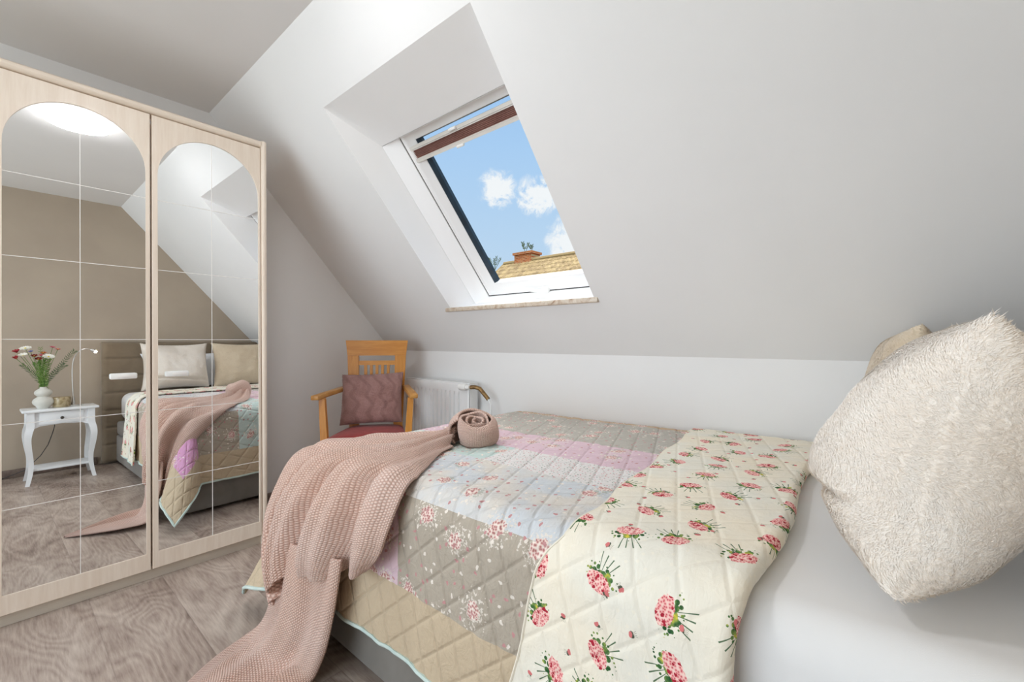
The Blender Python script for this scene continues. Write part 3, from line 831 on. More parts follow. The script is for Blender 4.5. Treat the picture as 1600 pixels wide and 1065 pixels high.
# roll the fold edge down to the mattress
roll = 10
last = P2[-1]; nl = N2[-1]; base = []
for i in range(1, roll + 1):
    a = pi * i / roll * .9
    rr = .019
    fwd = np.array([1, 0, 0.])[None]
    base.append(last + fwd * rr * math.sin(a) - nl * rr * (1 - math.cos(a)))
P2 = np.vstack([P2, np.array(base)]); uvx = np.array([UV2[-1] + np.array([.006 * i, 0]) for i in range(1, roll + 1)]); UV2 = np.vstack([UV2, uvx])
# near the start the flap edge rests on the lower layer
gridmesh('turned_back_flap', P2, UV2, M['cream'], quilt, off=QO, thick=.010)
rim_tube(P2[0, ::3] - np.array([0, 0, .002]), .0028).build('flap_binding', M['cream'], quilt)
rim_tube(P2[:, 0][::3], .005).build('flap_hem', M['binding'], quilt)

# ------------------------------------------------------------------ knitted throw
def throw():
    # control rows (along the throw), 7 columns across: foot side -> headboard side
    R = [
     [(-1.235, 1.175, .69), (-1.225, 1.15, .702), (-1.215, 1.125, .705), (-1.205, 1.10, .70), (-1.195, 1.075, .69), (-1.18, 1.05, .675), (-1.155, 1.03, .648)],
     [(-1.34, 1.14, .652), (-1.31, 1.09, .668), (-1.285, 1.05, .660), (-1.26, 1.01, .668), (-1.225, .98, .660), (-1.18, .955, .658), (-1.12, .95, .644)],
     [(-1.48, 1.05, .640), (-1.44, .98, .650), (-1.38, .93, .644), (-1.31, .89, .654), (-1.23, .87, .646), (-1.14, .86, .652), (-1.06, .865, .643)],
     [(-1.610, .93, .622), (-1.575, .845, .622), (-1.50, .79, .628), (-1.40, .755, .640), (-1.27, .75, .638), (-1.13, .765, .648), (-1.00, .78, .642)],
     [(-1.660, .85, .550), (-1.635, .745, .575), (-1.55, .69, .590), (-1.42, .672, .600), (-1.28, .675, .603), (-1.12, .68, .616), (-.955, .695, .613)],
     [(-1.680, .76, .455), (-1.66, .66, .475), (-1.575, .62, .49), (-1.45, .612, .505), (-1.29, .622, .51), (-1.13, .635, .515), (-.965, .65, .515)],
     [(-1.680, .70, .36), (-1.655, .625, .375), (-1.58, .585, .385), (-1.46, .59, .41), (-1.31, .605, .42), (-1.15, .62, .435), (-.985, .64, .455)],
     [(-1.645, .68, .25), (-1.610, .605, .26), (-1.55, .568, .275), (-1.46, .575, .32), (-1.32, .598, .35), (-1.18, .615, .37), (-1.020, .64, .420)],
     [(-1.605, .66, .135), (-1.575, .605, .115), (-1.525, .572, .175), (-1.45, .575, .25), (-1.33, .602, .305), (-1.20, .618, .325), (-1.055, .642, .395)],
    ]
    R = np.array(R); R[:4, :, 2] -= .020
    R[4:, 0, 0] += .022; R[5:, 1, 0] += .070; R[5:, 1, 1] += .018; R[5:, 0, 0] += .022; R[5:, 2, 0] += .015; R[5:, 2, 0] += .018; R[6:, 0, 0] += .018
    R = catmull(R, 90); R = catmull(R.transpose(1, 0, 2), 110).transpose(1, 0, 2)
    u = np.linspace(0, 1, 90)[:, None]; v = np.linspace(0, 1, 110)[None]
    du = np.gradient(R, axis=0); dv = np.gradient(R, axis=1); N = np.cross(du, dv); N /= np.linalg.norm(N, axis=2, keepdims=True)
    s = np.sign(N[10, 50, 2]); N *= s
    amp = .010 + .019 * np.clip(u * 1.6, 0, 1)
    vv = v + .035 * np.sin(u * 5 + v * 6) + .05 * u
    f = 1 - 2.1 * np.abs(np.cos(vv * pi * 4.4 + .3)) ** 4.5
    f2 = 1 - 1.6 * np.abs(np.cos(vv * pi * 9.1 + 1.2 + u * 2)) ** 4
    edge = np.clip(np.minimum(v * .45, 1 - v) / .06, 0, 1)
    h_ = np.hypot(np.maximum(0, PX0 + .075 - R[..., 0]), np.maximum(0, QY0 + .075 - R[..., 1])); r_ = .087
    zq = np.where(h_ < r_, zt(R[..., 0]) + .012 - r_ + np.sqrt(np.maximum(r_ ** 2 - h_ ** 2, 0)), 0)
    R[..., 2] = np.maximum(R[..., 2], zq + .008)
    R = R + N * ((amp * (f - .1) + .28 * amp * f2) * (.3 + .7 * edge))[..., None]
    # turned hem: right portion
    L = np.cumsum(np.r_[0, np.linalg.norm(np.diff(R[:, 55], axis=0), axis=1)])
    W = np.linspace(0, .62, 110)
    UV = np.stack([np.broadcast_to(W[None], (90, 110)), np.broadcast_to(L[:, None], (90, 110))], -1)
    h_ = np.hypot(np.maximum(0, PX0 + .075 - R[..., 0]), np.maximum(0, QY0 + .075 - R[..., 1]))
    zq = np.where(h_ < r_, zt(R[..., 0]) + .012 - r_ + np.sqrt(np.maximum(r_ ** 2 - h_ ** 2, 0)), 0)
    R[..., 2] = np.maximum(R[..., 2], zq + .010)
    return R, UV
TO = (-1.4, .75, .3)
Rb, UVb = throw()
def merge_parts(objs, name):
    me = objs[0].data; bm = bmesh.new()
    for o in objs: bm.from_mesh(o.data)
    nm = bpy.data.meshes.new(name); 
    bm.to_mesh(nm); bm.free()
    for o in objs:
        d = o.data; bpy.data.objects.remove(o); 
    return nm
parts = [gridmesh('t', Rb, UVb, None, None, off=TO, thick=.008)]
# tail hanging from beneath down to the floor and trailing away
Tr = np.array([
  [(-1.58, .615, .34), (-1.52, .602, .35), (-1.45, .598, .36), (-1.36, .604, .37), (-1.27, .618, .38), (-1.17, .630, .38)],
  [(-1.57, .612, .22), (-1.51, .590, .23), (-1.44, .585, .24), (-1.35, .590, .25), (-1.26, .605, .26), (-1.185, .618, .25)],
  [(-1.56, .595, .12), (-1.51, .570, .13), (-1.44, .568, .13), (-1.36, .578, .13), (-1.28, .595, .14), (-1.215, .608, .13)],
  [(-1.585, .575, .050), (-1.54, .540, .060), (-1.47, .540, .058), (-1.39, .560, .050), (-1.31, .582, .058), (-1.245, .600, .060)],
  [(-1.60, .525, .020), (-1.55, .495, .040), (-1.48, .50, .028), (-1.40, .53, .022), (-1.325, .555, .034), (-1.26, .580, .020)],
  [(-1.575, .44, .016), (-1.53, .42, .034), (-1.46, .435, .024), (-1.39, .46, .018), (-1.325, .49, .030), (-1.265, .52, .016)],
  [(-1.530, .36, .016), (-1.49, .345, .028), (-1.44, .355, .024), (-1.40, .375, .018), (-1.35, .400, .026), (-1.31, .425, .014)],
  [(-1.465, .28, .014), (-1.445, .278, .020), (-1.43, .285, .020), (-1.41, .295, .016), (-1.39, .305, .018), (-1.37, .315, .014)],
  [(-1.42, .232, .012), (-1.417, .233, .014), (-1.412, .235, .014), (-1.406, .238, .013), (-1.40, .241, .012), (-1.395, .244, .012)]])
Tr = catmull(catmull(Tr, 90).transpose(1, 0, 2), 50).transpose(1, 0, 2)
u = np.linspace(0, 1, 90)[:, None]; v = np.linspace(0, 1, 50)[None]
du = np.gradient(Tr, axis=0); dv = np.gradient(Tr, axis=1); N = np.cross(du, dv); N /= np.maximum(np.linalg.norm(N, axis=2, keepdims=True), 1e-9)
if N[5, 25, 1] > 0: N = -N
amp = .011 * np.clip((1 - u) * 2.2, .1, 1)
Tr = Tr + N * (amp * np.sin(v * 2 * pi * 2.4 + .5 + u * 1.3) + amp * .3 * np.sin(v * 2 * pi * 5.5))[..., None]
Tr[..., 2] = np.maximum(Tr[..., 2], .011)
L = np.cumsum(np.r_[0, np.linalg.norm(np.diff(Tr[:, 25], axis=0), axis=1)])
UVt = np.stack([np.broadcast_to(np.linspace(0, .42, 50)[None], (90, 50)), np.broadcast_to(L[:, None], (90, 50))], -1)
parts.append(gridmesh('t2', Tr, UVt, None, None, off=TO, thick=.008))
# rolled end: spiral bun standing on the quilt
rc = np.array([-1.135, 1.125, .624])
th = np.linspace(0, 2 * pi * 3.3, 260)[:, None]; hh = np.linspace(0, 1, 34)[None]
turn = th / (2 * pi * 3.3)
rad = .010 + .066 * turn
shell = np.clip((turn - .62) / .3, 0, 1)
zz = hh * (.104 + .008 * np.sin(th * 1.0 + 1.0) * turn - .012 * (1 - turn) + .004 * np.sin(th * 2.7))
rr = rad + (.016 * np.sin(np.clip(hh, 0, 1) * pi) ** .6 * (.25 + shell)) + .0025 * np.sin(th * 3.3 + hh * 5)
rr = rr - .012 * shell * np.clip((hh - .75) / .25, 0, 1) ** 2
a0 = 2.2
x0_ = rr * np.cos(th + a0) * 1.08; y0_ = rr * np.sin(th + a0); z0_ = zz + 0 * th
tl_ = math.radians(14); dc = np.array([.72, -.69])
al_ = x0_ * dc[0] + y0_ * dc[1]
na = al_ * math.cos(tl_) + z0_ * math.sin(tl_); nz2 = np.maximum(z0_ * math.cos(tl_) - al_ * math.sin(tl_) * (hh ** .5), 0)
Xs = rc[0] - .012 + x0_ + (na - al_) * dc[0]; Ys = rc[1] + .012 + y0_ + (na - al_) * dc[1]
Pr = np.stack([Xs, Ys, rc[2] + nz2], -1)
Ls = np.cumsum(np.r_[0, np.linalg.norm(np.diff(Pr[:, 17], axis=0), axis=1)])
UVr = np.stack([np.broadcast_to(Ls[:, None], (260, 34)), np.broadcast_to(np.linspace(0, .15, 34)[None], (260, 34))], -1)
parts.append(gridmesh('t3', Pr, UVr, None, None, off=TO, thick=.009))
# inner filling of the bun so it reads as a tight roll
fi = []
for i in range(14):
    for j in range(28): pass
me = merge_parts(parts, 'knitted_throw'); me.materials.clear()
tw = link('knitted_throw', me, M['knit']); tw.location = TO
tag(tw, 'blush pink knitted throw rolled on the bed and trailing over its corner to the floor', 'throw')

# ------------------------------------------------------------------ cushions
def cushion(name, c, ax_w, ax_h, ax_t, hw, hh, ht, matl, label, cat, group=None, n=64, furlen=0.0, tufts=0, seed=1, crease=None, pinch=.10, sag=0.0, belly=0.0):
    """ax_w, ax_h, ax_t: unit axes (width, height, thickness)"""
    c = np.array(c, float); A = [np.array(a, float) / np.linalg.norm(a) for a in (ax_w, ax_h, ax_t)]
    s = np.linspace(-1, 1, n)
    U, V = np.meshgrid(s, s, indexing='ij')
    U = np.sin(U * pi / 2) * .35 + U * .65; V = np.sin(V * pi / 2) * .35 + V * .65
    def side(sgn):
        e = (np.maximum(0, 1 - np.abs(U) ** 2.6) * np.maximum(0, 1 - np.abs(V) ** 2.6)) ** .48
        k = 1 - pinch * (1 - U ** 2) * np.abs(V) ** 3; k2 = 1 - pinch * (1 - V ** 2) * np.abs(U) ** 3
        w = U * hw * k2; h = V * hh * k; t = sgn * ht * e * ((1 - belly * V) if sgn > 0 else 1)
        t = t + sgn * e * (.010 * vnoise(U * hw, V * hh, 22, seed + (sgn > 0)) + .004 * vnoise(U * hw, V * hh, 60, seed + 5))
        if crease and sgn > 0:
            t = t + crease(U, V) * e
        if sag: h = h - sag * (1 - V) * .5 * (1 - U ** 2)
        return c + w[..., None] * A[0] + h[..., None] * A[1] + t[..., None] * A[2]
    F = side(1); B = side(-1)
    idx = np.arange(n * n).reshape(n, n)
    q = np.stack([idx[:-1, :-1], idx[1:, :-1], idx[1:, 1:], idx[:-1, 1:]], -1).reshape(-1, 4)
    V_ = np.vstack([F.reshape(-1, 3), B.reshape(-1, 3)])
    q = np.vstack([q, q[:, ::-1] + n * n])
    bm = bmesh.new(); off = Vector(c)
    vs = [bm.verts.new(Vector(p) - off) for p in V_]
    for f in q:
        try: bm.faces.new([vs[i] for i in f])
        except ValueError: pass
    bmesh.ops.remove_doubles(bm, verts=bm.verts, dist=.0006)
    bmesh.ops.recalc_face_normals(bm, faces=bm.faces)
    bm.normal_update()
    if tufts:
        fs = list(bm.faces); areas = np.array([f.calc_area() for f in fs]); pr_ = areas / areas.sum()
        pick = rng.choice(len(fs), size=tufts, p=pr_)
        new = []
        for fi_ in pick:
            f = fs[fi_]; w_ = rng.dirichlet([1] * len(f.verts)); p = Vector((0, 0, 0))
            for k_, v_ in zip(w_, f.verts): p += v_.co * float(k_)
            new.append((p, f.normal.copy()))
        for p, nn in new:
            pa = np.array([p.x, p.y, p.z]) * 1.0
            ang = 2.6 * float(vnoise(pa[1] * 1.0 + pa[0], pa[2], 24, seed + 9)) + rng.uniform(-.5, .5)
            t1 = nn.cross(Vector((0, 0, 1)));
            if t1.length < .1: t1 = nn.cross(Vector((0, 1, 0)))
            t1.normalize(); t2 = nn.cross(t1)
            d = (t1 * math.sin(ang) - t2 * math.cos(ang) if True else t2)
            L_ = furlen * rng.uniform(.6, 1.3); wd_ = furlen * .07
            sd = nn.cross(d).normalized()
            a1 = p - sd * wd_ - nn * .001; a2 = p + sd * wd_ - nn * .001
            m1 = p + d * L_ * .5 + nn * L_ * .15; tip = p + d * L_ + nn * L_ * .12
            v1, v2, v3, v4, v5 = [bm.verts.new(k_) for k_ in (a1, a2, m1 + sd * wd_ * .8, m1 - sd * wd_ * .8, tip)]
            bm.faces.new((v1, v2, v3, v4)); bm.faces.new((v4, v3, v5))
    me = bpy.data.meshes.new(name); bm.to_mesh(me); bm.free()
    for p in me.polygons: p.use_smooth = True
    o = link(name, me, matl); o.location = tuple(c)
    return tag(o, label, cat, group)

def crz(U, V):
    g = V + .66 + .12 * U
    lo = 1 / (1 + np.exp((g + .05) / .05))
    return -.040 * np.exp(-(g / .06) ** 2) * (1 - U ** 4) - .030 * lo
cushion('plush_pillow', (.060, 1.05, .836), (.02, .99, .0), (.24, .03, 1.0), (-.97, .05, .22), .240, .202, .138, M['furcream'],
        'large cream plush pillow standing on the white sheet, nearer of the two', 'pillow', furlen=.012, tufts=90000, seed=2, crease=crz, n=80, belly=.42)
cushion('plush_pillow', (.030, 1.578, .832), (.0, 1, .0), (.14, .0, 1.0), (-.98, .0, .14), .265, .208, .085, M['furbeige'],
        'beige plush pillow at the wall side, behind the cream one', 'pillow', furlen=.009, tufts=24000, seed=5)
cushion('sleeping_pillow', (.31, 1.20, .79), (0, 1, 0), (.35, 0, .94), (-.94, 0, .35), .34, .17, .075, M['whitepillow'],
        'pale grey cotton sleeping pillow leaning on the headboard behind the cream pillow', 'pillow', seed=8)

# ------------------------------------------------------------------ armchair
CO = Vector((-2.394, 1.482, 0)); CR = -.716
ch = thing('armchair', 'honey oak armchair with dark red seat in the corner by the radiator', 'chair', tuple(CO), CR)
BXb, BXt = -.165, -.205        # backrest foot / top x
def bx(z): return BXb + (BXt - BXb) * (z - .45) / .55
def backbar(mb, y0, z0, y1, z1, y2, z2, y3, z3, th_=.026):
    P = [(bx(z), y, z) for y, z in ((y0, z0), (y1, z1), (y2, z2), (y3, z3))]
    mb.prism([(a - th_ / 2, b2, c) for a, b2, c in P], (th_, 0, 0))
mb = MB(); mb.prism([(bx(1.004) - .014, -.196, 1.004), (bx(1.004) - .014, .196, 1.004), (bx(.905) - .014, .184, .905), (bx(.905) - .014, -.184, .905)], (.028, 0, 0))
mb.build('top_rail', M['oak_y'], ch, smooth=False)
for s_ in (-1, 1):
    mb = MB(); 
    P = [(s_ * .184, .9045), (s_ * .115, .9045), (s_ * .108, .45), (s_ * .165, .45)]
    mb.prism([(bx(z) - .013, y, z) for y, z in P], (.026, 0, 0)); mb.build('stile', M['oak'], ch, smooth=False)
mb = MB(); mb.prism([(bx(z) - .008, y, z) for y, z in ((-.114, .872), (.114, .872), (.113, .843), (-.113, .843))], (.016, 0, 0)); mb.build('cross_rail', M['oak_y'], ch, smooth=False)
mb = MB(); mb.prism([(bx(z) - .008, y, z) for y, z in ((-.109, .56), (.109, .56), (.108, .52), (-.108, .52))], (.016, 0, 0)); mb.build('cross_rail', M['oak_y'], ch, smooth=False)
for k in range(5):
    y = -.072 + k * .036
    mb = MB(); mb.prism([(bx(z) - .006, yy, z) for yy, z in ((y - .009, .843), (y + .009, .843), (y * .9 + .008, .56), (y * .9 - .008, .56))], (.012, 0, 0)); mb.build('slat', M['oak'], ch, smooth=False)
for s_ in (-1, 1):
    mb = MB(); mb.bar((-.185, s_ * .185, .700), (.235, s_ * .268, .686), .046, .026, .006); mb.build('armrest', M['oak_x'], ch)
    mb = MB(); mb.loft([[(.165 + a * .018, s_ * .245 + b2 * .016, .674) for a, b2 in ((-1, -1), (1, -1), (1, 1), (-1, 1))],
                        [(.175 + a * .020, s_ * .228 + b2 * .019, .40) for a, b2 in ((-1, -1), (1, -1), (1, 1), (-1, 1))],
                        [(.180 + a * .015, s_ * .215 + b2 * .015, 0) for a, b2 in ((-1, -1), (1, -1), (1, 1), (-1, 1))]], caps=True); mb.build('leg', M['oak'], ch, smooth=False)
    mb = MB(); mb.loft([[(-.165 + a * .014, s_ * .150 + b2 * .016, .45) for a, b2 in ((-1, -1), (1, -1), (1, 1), (-1, 1))],
                        [(-.22 + a * .014, s_ * .160 + b2 * .014, 0) for a, b2 in ((-1, -1), (1, -1), (1, 1), (-1, 1))]], caps=True); mb.build('leg', M['oak'], ch, smooth=False)
mb = MB()
for a, b2 in (((.175, -.215, .395), (.175, .215, .395)), ((-.16, -.15, .395), (-.16, .15, .395)), ((-.16, -.155, .395), (.17, -.215, .395)), ((-.16, .155, .395), (.17, .215, .395))):
    mb.bar(a, b2, .022, .05, .003)
mb.build('seat_frame', M['oak_y'], ch)
# upholstered seat
n = 40; s = np.linspace(-1, 1, n); U, V = np.meshgrid(s, s, indexing='ij')
def seat(sg):
    e = (np.maximum(0, 1 - np.abs(U) ** 6) * np.maximum(0, 1 - np.abs(V) ** 6)) ** .5
    sc_ = (1 - .0 * U)
    x = .025 + U * .215; y = V * (.205 + .040 * U) * (1 - .04 * (U ** 4) * 0)
    x = x + .02 * (1 - V ** 2) * (U > 0) * U
    z = .432 + (sg * .030 * e if sg > 0 else -.012 * e) + (.012 * (1 - U ** 2) * (1 - V ** 2) if sg > 0 else 0)
    return np.stack([x, y, z], -1)
mb = MB()
for sg in (1, -1):
    P = seat(sg); vs = [[mb.b.verts.new(Vector(P[i, j])) for j in range(n)] for i in range(n)]
    for i in range(n - 1):
        for j in range(n - 1): mb.b.faces.new((vs[i][j], vs[i + 1][j], vs[i + 1][j + 1], vs[i][j + 1]))
bmesh.ops.remove_doubles(mb.b, verts=mb.b.verts, dist=.0005)
mb.build('seat', M['redseat'], ch, smooth=True)
# plush cushion on the chair (world axes)
fw = Vector((math.cos(CR), math.sin(CR), 0)); rt = Vector((-math.sin(CR), math.cos(CR), 0))
cc = CO + fw * (-.075) + rt * (-.012); cc.z = .640
cushion('plush_cushion', tuple(cc), tuple(rt + Vector((0, 0, .035))), tuple(fw * -.24 + Vector((0, 0, 1))), tuple(fw + Vector((0, 0, .24))), .188, .158, .065, M['furplum'],
        'dusty plum plush cushion leaning on the oak armchair back', 'cushion', furlen=.010, tufts=16000, seed=11, pinch=.05)

# ------------------------------------------------------------------ radiator
RO = (-2.26, 1.88, .15)
ra = thing('panel_radiator', 'white ribbed panel radiator on the low wall behind the chair', 'radiator', RO)
rx0, rx1, ry0, ry1, rz0, rz1 = -2.62, -1.916, 1.842, 1.915, .15, .745
mb = MB(RO)
px_ = []
pitch = .041; x = rx0 + .03
prof2 = [(rx0 + .002, ry0 + .004), (rx0 + .012, ry0)]
while x + pitch < rx1 - .055:
    prof2 += [(x, ry0), (x + .004, ry0 + .013), (x + .013, ry0 + .013), (x + .017, ry0)]; x += pitch
prof2 += [(rx1 - .014, ry0), (rx1 - .004, ry0 + .004)]
ziss = [rz0 + .01, rz0 + .05, rz0 + .07, rz1 - .075, rz1 - .055, rz1 - .012]
rows = []
for i, z in enumerate(ziss):
    k = 0 if i in (0, 1, 4, 5) else 1
    rows.append([(a, (b2 if k else min(b2, ry0 + .004 if (a < rx0 + .005 or a > rx1 - .006) else ry0)), z) for a, b2 in prof2])
rows.append([(a, ry0 + .012, rz1 - .003) for a, b2 in prof2])
mb.loft(rows, closed=False); mb.build('front_panel', M['metalw'], ra, smooth=False)
mb = MB(RO); mb.box(((rx0 + rx1) / 2, ry1 - .008, (rz0 + rz1) / 2), (rx1 - rx0 - .01, .016, rz1 - rz0 - .02), .003); mb.build('rear_panel', M['metalw'], ra)
for x in (rx0 + .001, rx1 - .001):
    mb = MB(RO); mb.box((x, (ry0 + ry1) / 2 + .003, (rz0 + rz1) / 2), (.003, ry1 - ry0 - .006, rz1 - rz0 - .01), .001); mb.build('side_cover', M['metalw'], ra)
mb = MB(RO)
for k in range(34):
    x = rx0 + .012 + k * (rx1 - rx0 - .024) / 33
    mb.box((x, (ry0 + ry1) / 2, rz1 - .004), (.006, ry1 - ry0 - .012, .003))
for y in (ry0 + .008, ry1 - .006): mb.box(((rx0 + rx1) / 2, y, rz1 - .003), (rx1 - rx0, .008, .006), .001)
mb.build('top_grille', M['metalw'], ra)
for x in (rx0 + .12, rx1 - .12):
    mb = MB(RO); mb.box((x, (ry1 + YK) / 2, .5), (.03, YK - ry1, .1)); mb.build('bracket', M['metalw'], ra)
# thermostatic valve and pipe
mb = MB(RO); mb.tube([(-1.985, 1.828, .722), (-1.975, 1.826, .722), (-1.935, 1.824, .722), (-1.925, 1.824, .722)], [.016, .021, .021, .017], 20)
mb.tube([(-1.924, 1.825, .722), (-1.895, 1.828, .722)], .014, 16); mb.build('thermostat_head', M['plastic'], ra)
mb = MB(RO); mb.tube([(-1.905, 1.832, .722), (-1.875, 1.850, .724), (-1.845, 1.862, .716), (-1.815, 1.872, .682), (-1.79, 1.878, .655)], .0125, 12)
mb.build('brown_pipe', M['brass'], ra)
mb = MB(RO); mb.tube([(-1.79, 1.878, .655), (-1.775, 1.880, .630), (-1.770, 1.882, .56), (-1.770, 1.884, .3), (-1.770, 1.886, .0)], .0065, 10); mb.build('white_pipe', M['metalw'], ra)

# ------------------------------------------------------------------ nightstand (seen in the mirror)
NX, NY = .21, .352
ns = thing('nightstand', 'slim white lacquered nightstand with curved legs beside the bed', 'nightstand', (NX, NY, 0))
no = (NX, NY, 0)
nx0, nx1, ny0, ny1 = .085, .335, .172, .532
mb = MB(no); mb.box(((nx0 + nx1) / 2, (ny0 + ny1) / 2, .539), (nx1 - nx0 + .035, ny1 - ny0 + .05, .018), .005, seg=3); mb.build('table_top', M['nswhite'], ns)
mb = MB(no)
mb.box((nx1 - .012, (ny0 + ny1) / 2, .475), (.016, ny1 - ny0 - .04, .108), .002)
for y in (ny0 + .012, ny1 - .012): mb.box(((nx0 + nx1) / 2, y, .475), (nx1 - nx0 - .04, .016, .108), .002)
fpts = [(nx0 + .014, ny0 + .015, .529), (nx0 + .014, ny1 - .015, .529), (nx0 + .014, ny1 - .015, .40), (nx0 + .014, ny1 - .07, .425), (nx0 + .014, (ny0 + ny1) / 2, .432), (nx0 + .014, ny0 + .07, .425), (nx0 + .014, ny0 + .015, .40)]
mb.prism(fpts, (.014, 0, 0)); mb.build('apron', M['nswhite'], ns, smooth=False)
mb = MB(no); mb.box((nx0 + .010, (ny0 + ny1) / 2, .480), (.014, .235, .088), .003); dr = mb.build('drawer', M['nswhite'], ns)
mb = MB(no); mb.tube([(nx0 + .004, NY, .478), (nx0 - .008, NY, .478), (nx0 - .013, NY, .478), (nx0 - .019, NY, .478)], [.004, .005, .011, .006], 12); mb.build('knob', M['darkmetal'], dr)
mb = MB(no); mb.box(((nx0 + nx1) / 2, (ny0 + ny1) / 2, .105), (nx1 - nx0 - .05, ny1 - ny0 - .03, .016), .003); mb.build('shelf', M['nswhite'], ns)
for sx in (0, 1):
    for sy in (0, 1):
        X0 = nx0 if sx == 0 else nx1; Y0_ = ny0 if sy == 0 else ny1
        ox = -1 if sx == 0 else 1; oy = -1 if sy == 0 else 1
        loops = []
        for z, o_, w_ in ((.530, 0, .040), (.43, 0, .042), (.38, .010, .040), (.33, .014, .036), (.26, .008, .032), (.18, -.002, .028), (.11, -.002, .027), (.05, .006, .024), (.0, .016, .022)):
            cx = X0 - ox * .018 + ox * o_; cy_ = Y0_ - oy * .018 + oy * o_; h_ = w_ / 2
            loops.append([(cx + a * h_, cy_ + b2 * h_, z) for a, b2 in ((-1, -1), (1, -1), (1, 1), (-1, 1))])
        L2 = catmull(np.array(loops), 30)
        mb = MB(no); mb.loft([list(map(tuple, l)) for l in L2], caps=True); mb.build('leg', M['nswhite'], ns)
# cable with plug behind the nightstand
mb = MB((.40, .30, 0)); mb.tube([(.40, .335, .415), (.40, .336, .385), (.405, .325, .33), (.41, .30, .24), (.42, .26, .16), (.45, .18, .06), (.50, .06, .008), (.505, -.2, .006), (.505, -.6, .006)], .0028, 6)
mb.tube([(.40, .335, .445), (.40, .335, .405)], .009, 10)
cb = mb.build('lamp_cable', M['black'], None); cb.location = (.40, .30, 0); tag(cb, 'thin black cable with a plug hanging behind the nightstand', 'cable')

# vase
vo = (.20, .262, .5485)
mb = MB(); mb.lathe([(0, 0), (.030, 0), (.034, .006), (.040, .018), (.056, .036), (.060, .052), (.055, .068), (.040, .082), (.030, .090), (.036, .096), (.047, .108), (.0495, .120), (.045, .133), (.030, .145), (.021, .152), (.019, .158), (.022, .163), (.019, .163), (.016, .155), (.016, .02), (0, .02)], seg=40)
va = mb.build('vase', M['ceramic']); va.location = vo; tag(va, 'small white ceramic vase with two rounded bulges on the nightstand', 'vase')
# candle in glass
co_ = (.20, .360, .5485)
cd = thing('candle_glass', 'amber glass candle jar between vase and lamp on the nightstand', 'candle', co_)
MB().lathe([(0, 0), (.047, 0), (.050, .004), (.050, .074), (.048, .077), (.046, .074), (.046, .006), (0, .006)], seg=40).build('glass', M['candle'], cd)
MB().lathe([(0, .0065), (.0455, .0065), (.0455, .050), (0, .050)], seg=32).build('wax', M['wax'], cd)
MB().tube([(0, 0, .050), (.001, 0, .062)], .0012, 6).build('wick', M['black'], cd)
# gooseneck lamp
lo_ = (.22, .425, .5485)
tl = thing('gooseneck_lamp', 'thin metal gooseneck table lamp with a glowing tip on the nightstand', 'lamp', lo_)
MB().lathe([(0, 0), (.048, 0), (.050, .004), (.046, .009), (.014, .012), (.011, .030), (.006, .07), (0, .07)], seg=32).build('base', M['chrome'], tl)
gp_ = [(0, 0, .06), (0, -.004, .16), (0, -.006, .26), (0, -.002, .34), (0, .012, .395), (0, .034, .43), (0, .060, .446), (0, .086, .446), (0, .104, .440)]
MB().tube([tuple(p) for p in catmull(np.array(gp_), 40)], .0035, 8).build('gooseneck', M['chrome'], tl)
MB().tube([(0, .100, .442), (0, .108, .438), (0, .124, .428)], [.006, .011, .013], 14).build('lamp_head', M['chrome'], tl)
bm_ = MB(); bm_.lathe([(0, -.011), (.006, -.009), (.0105, -.003), (.0105, .003), (.006, .009), (0, .011)], (0, .130, .424), 16); bm_.build('bulb', M['bulb'], tl)

# ------------------------------------------------------------------ flowers in the vase
vt = Vector((.20, .262, .5485 + .155))
def petals(mb, c, nrm, r, n, cup=.3, w=.5):
    nrm = Vector(nrm).normalized(); a = nrm.cross(Vector((0, 0, 1)))
    if a.length < .1: a = nrm.cross(Vector((1, 0, 0)))
    a.normalize(); b2 = nrm.cross(a); c = Vector(c)
    for k in range(n):
        th_ = 2 * pi * k / n + random.uniform(-.1, .1); d = a * math.cos(th_) + b2 * math.sin(th_); sd = nrm.cross(d)
        rows = []
        for t_, ww, hh_ in ((.08, .12, 0), (.4, w * .9, cup * .35), (.75, w, cup * .8), (1, w * .45, cup)):
            rows.append([c + d * r * t_ + sd * r * ww * s_ * .6 + nrm * r * (hh_ + .10 * abs(s_)) for s_ in (-1, 0, 1)])
        mb.loft(rows, closed=False)
def stempts(tip, bend=.0):
    tip = Vector(tip); mid = vt.lerp(tip, .5) + Vector((0, 0, .02 + bend))
    base = vt + Vector((random.uniform(-.006, .006), random.uniform(-.006, .006), -.10)); 
    top_ = vt + (tip - vt) * .06
    top_.x = vt.x + (top_.x - vt.x) * .5; top_.y = vt.y + (top_.y - vt.y) * .5
    return [tuple(p) for p in catmull(np.array([base, top_, mid, tip]), 14)]
FG = 'cut flowers in the vase'
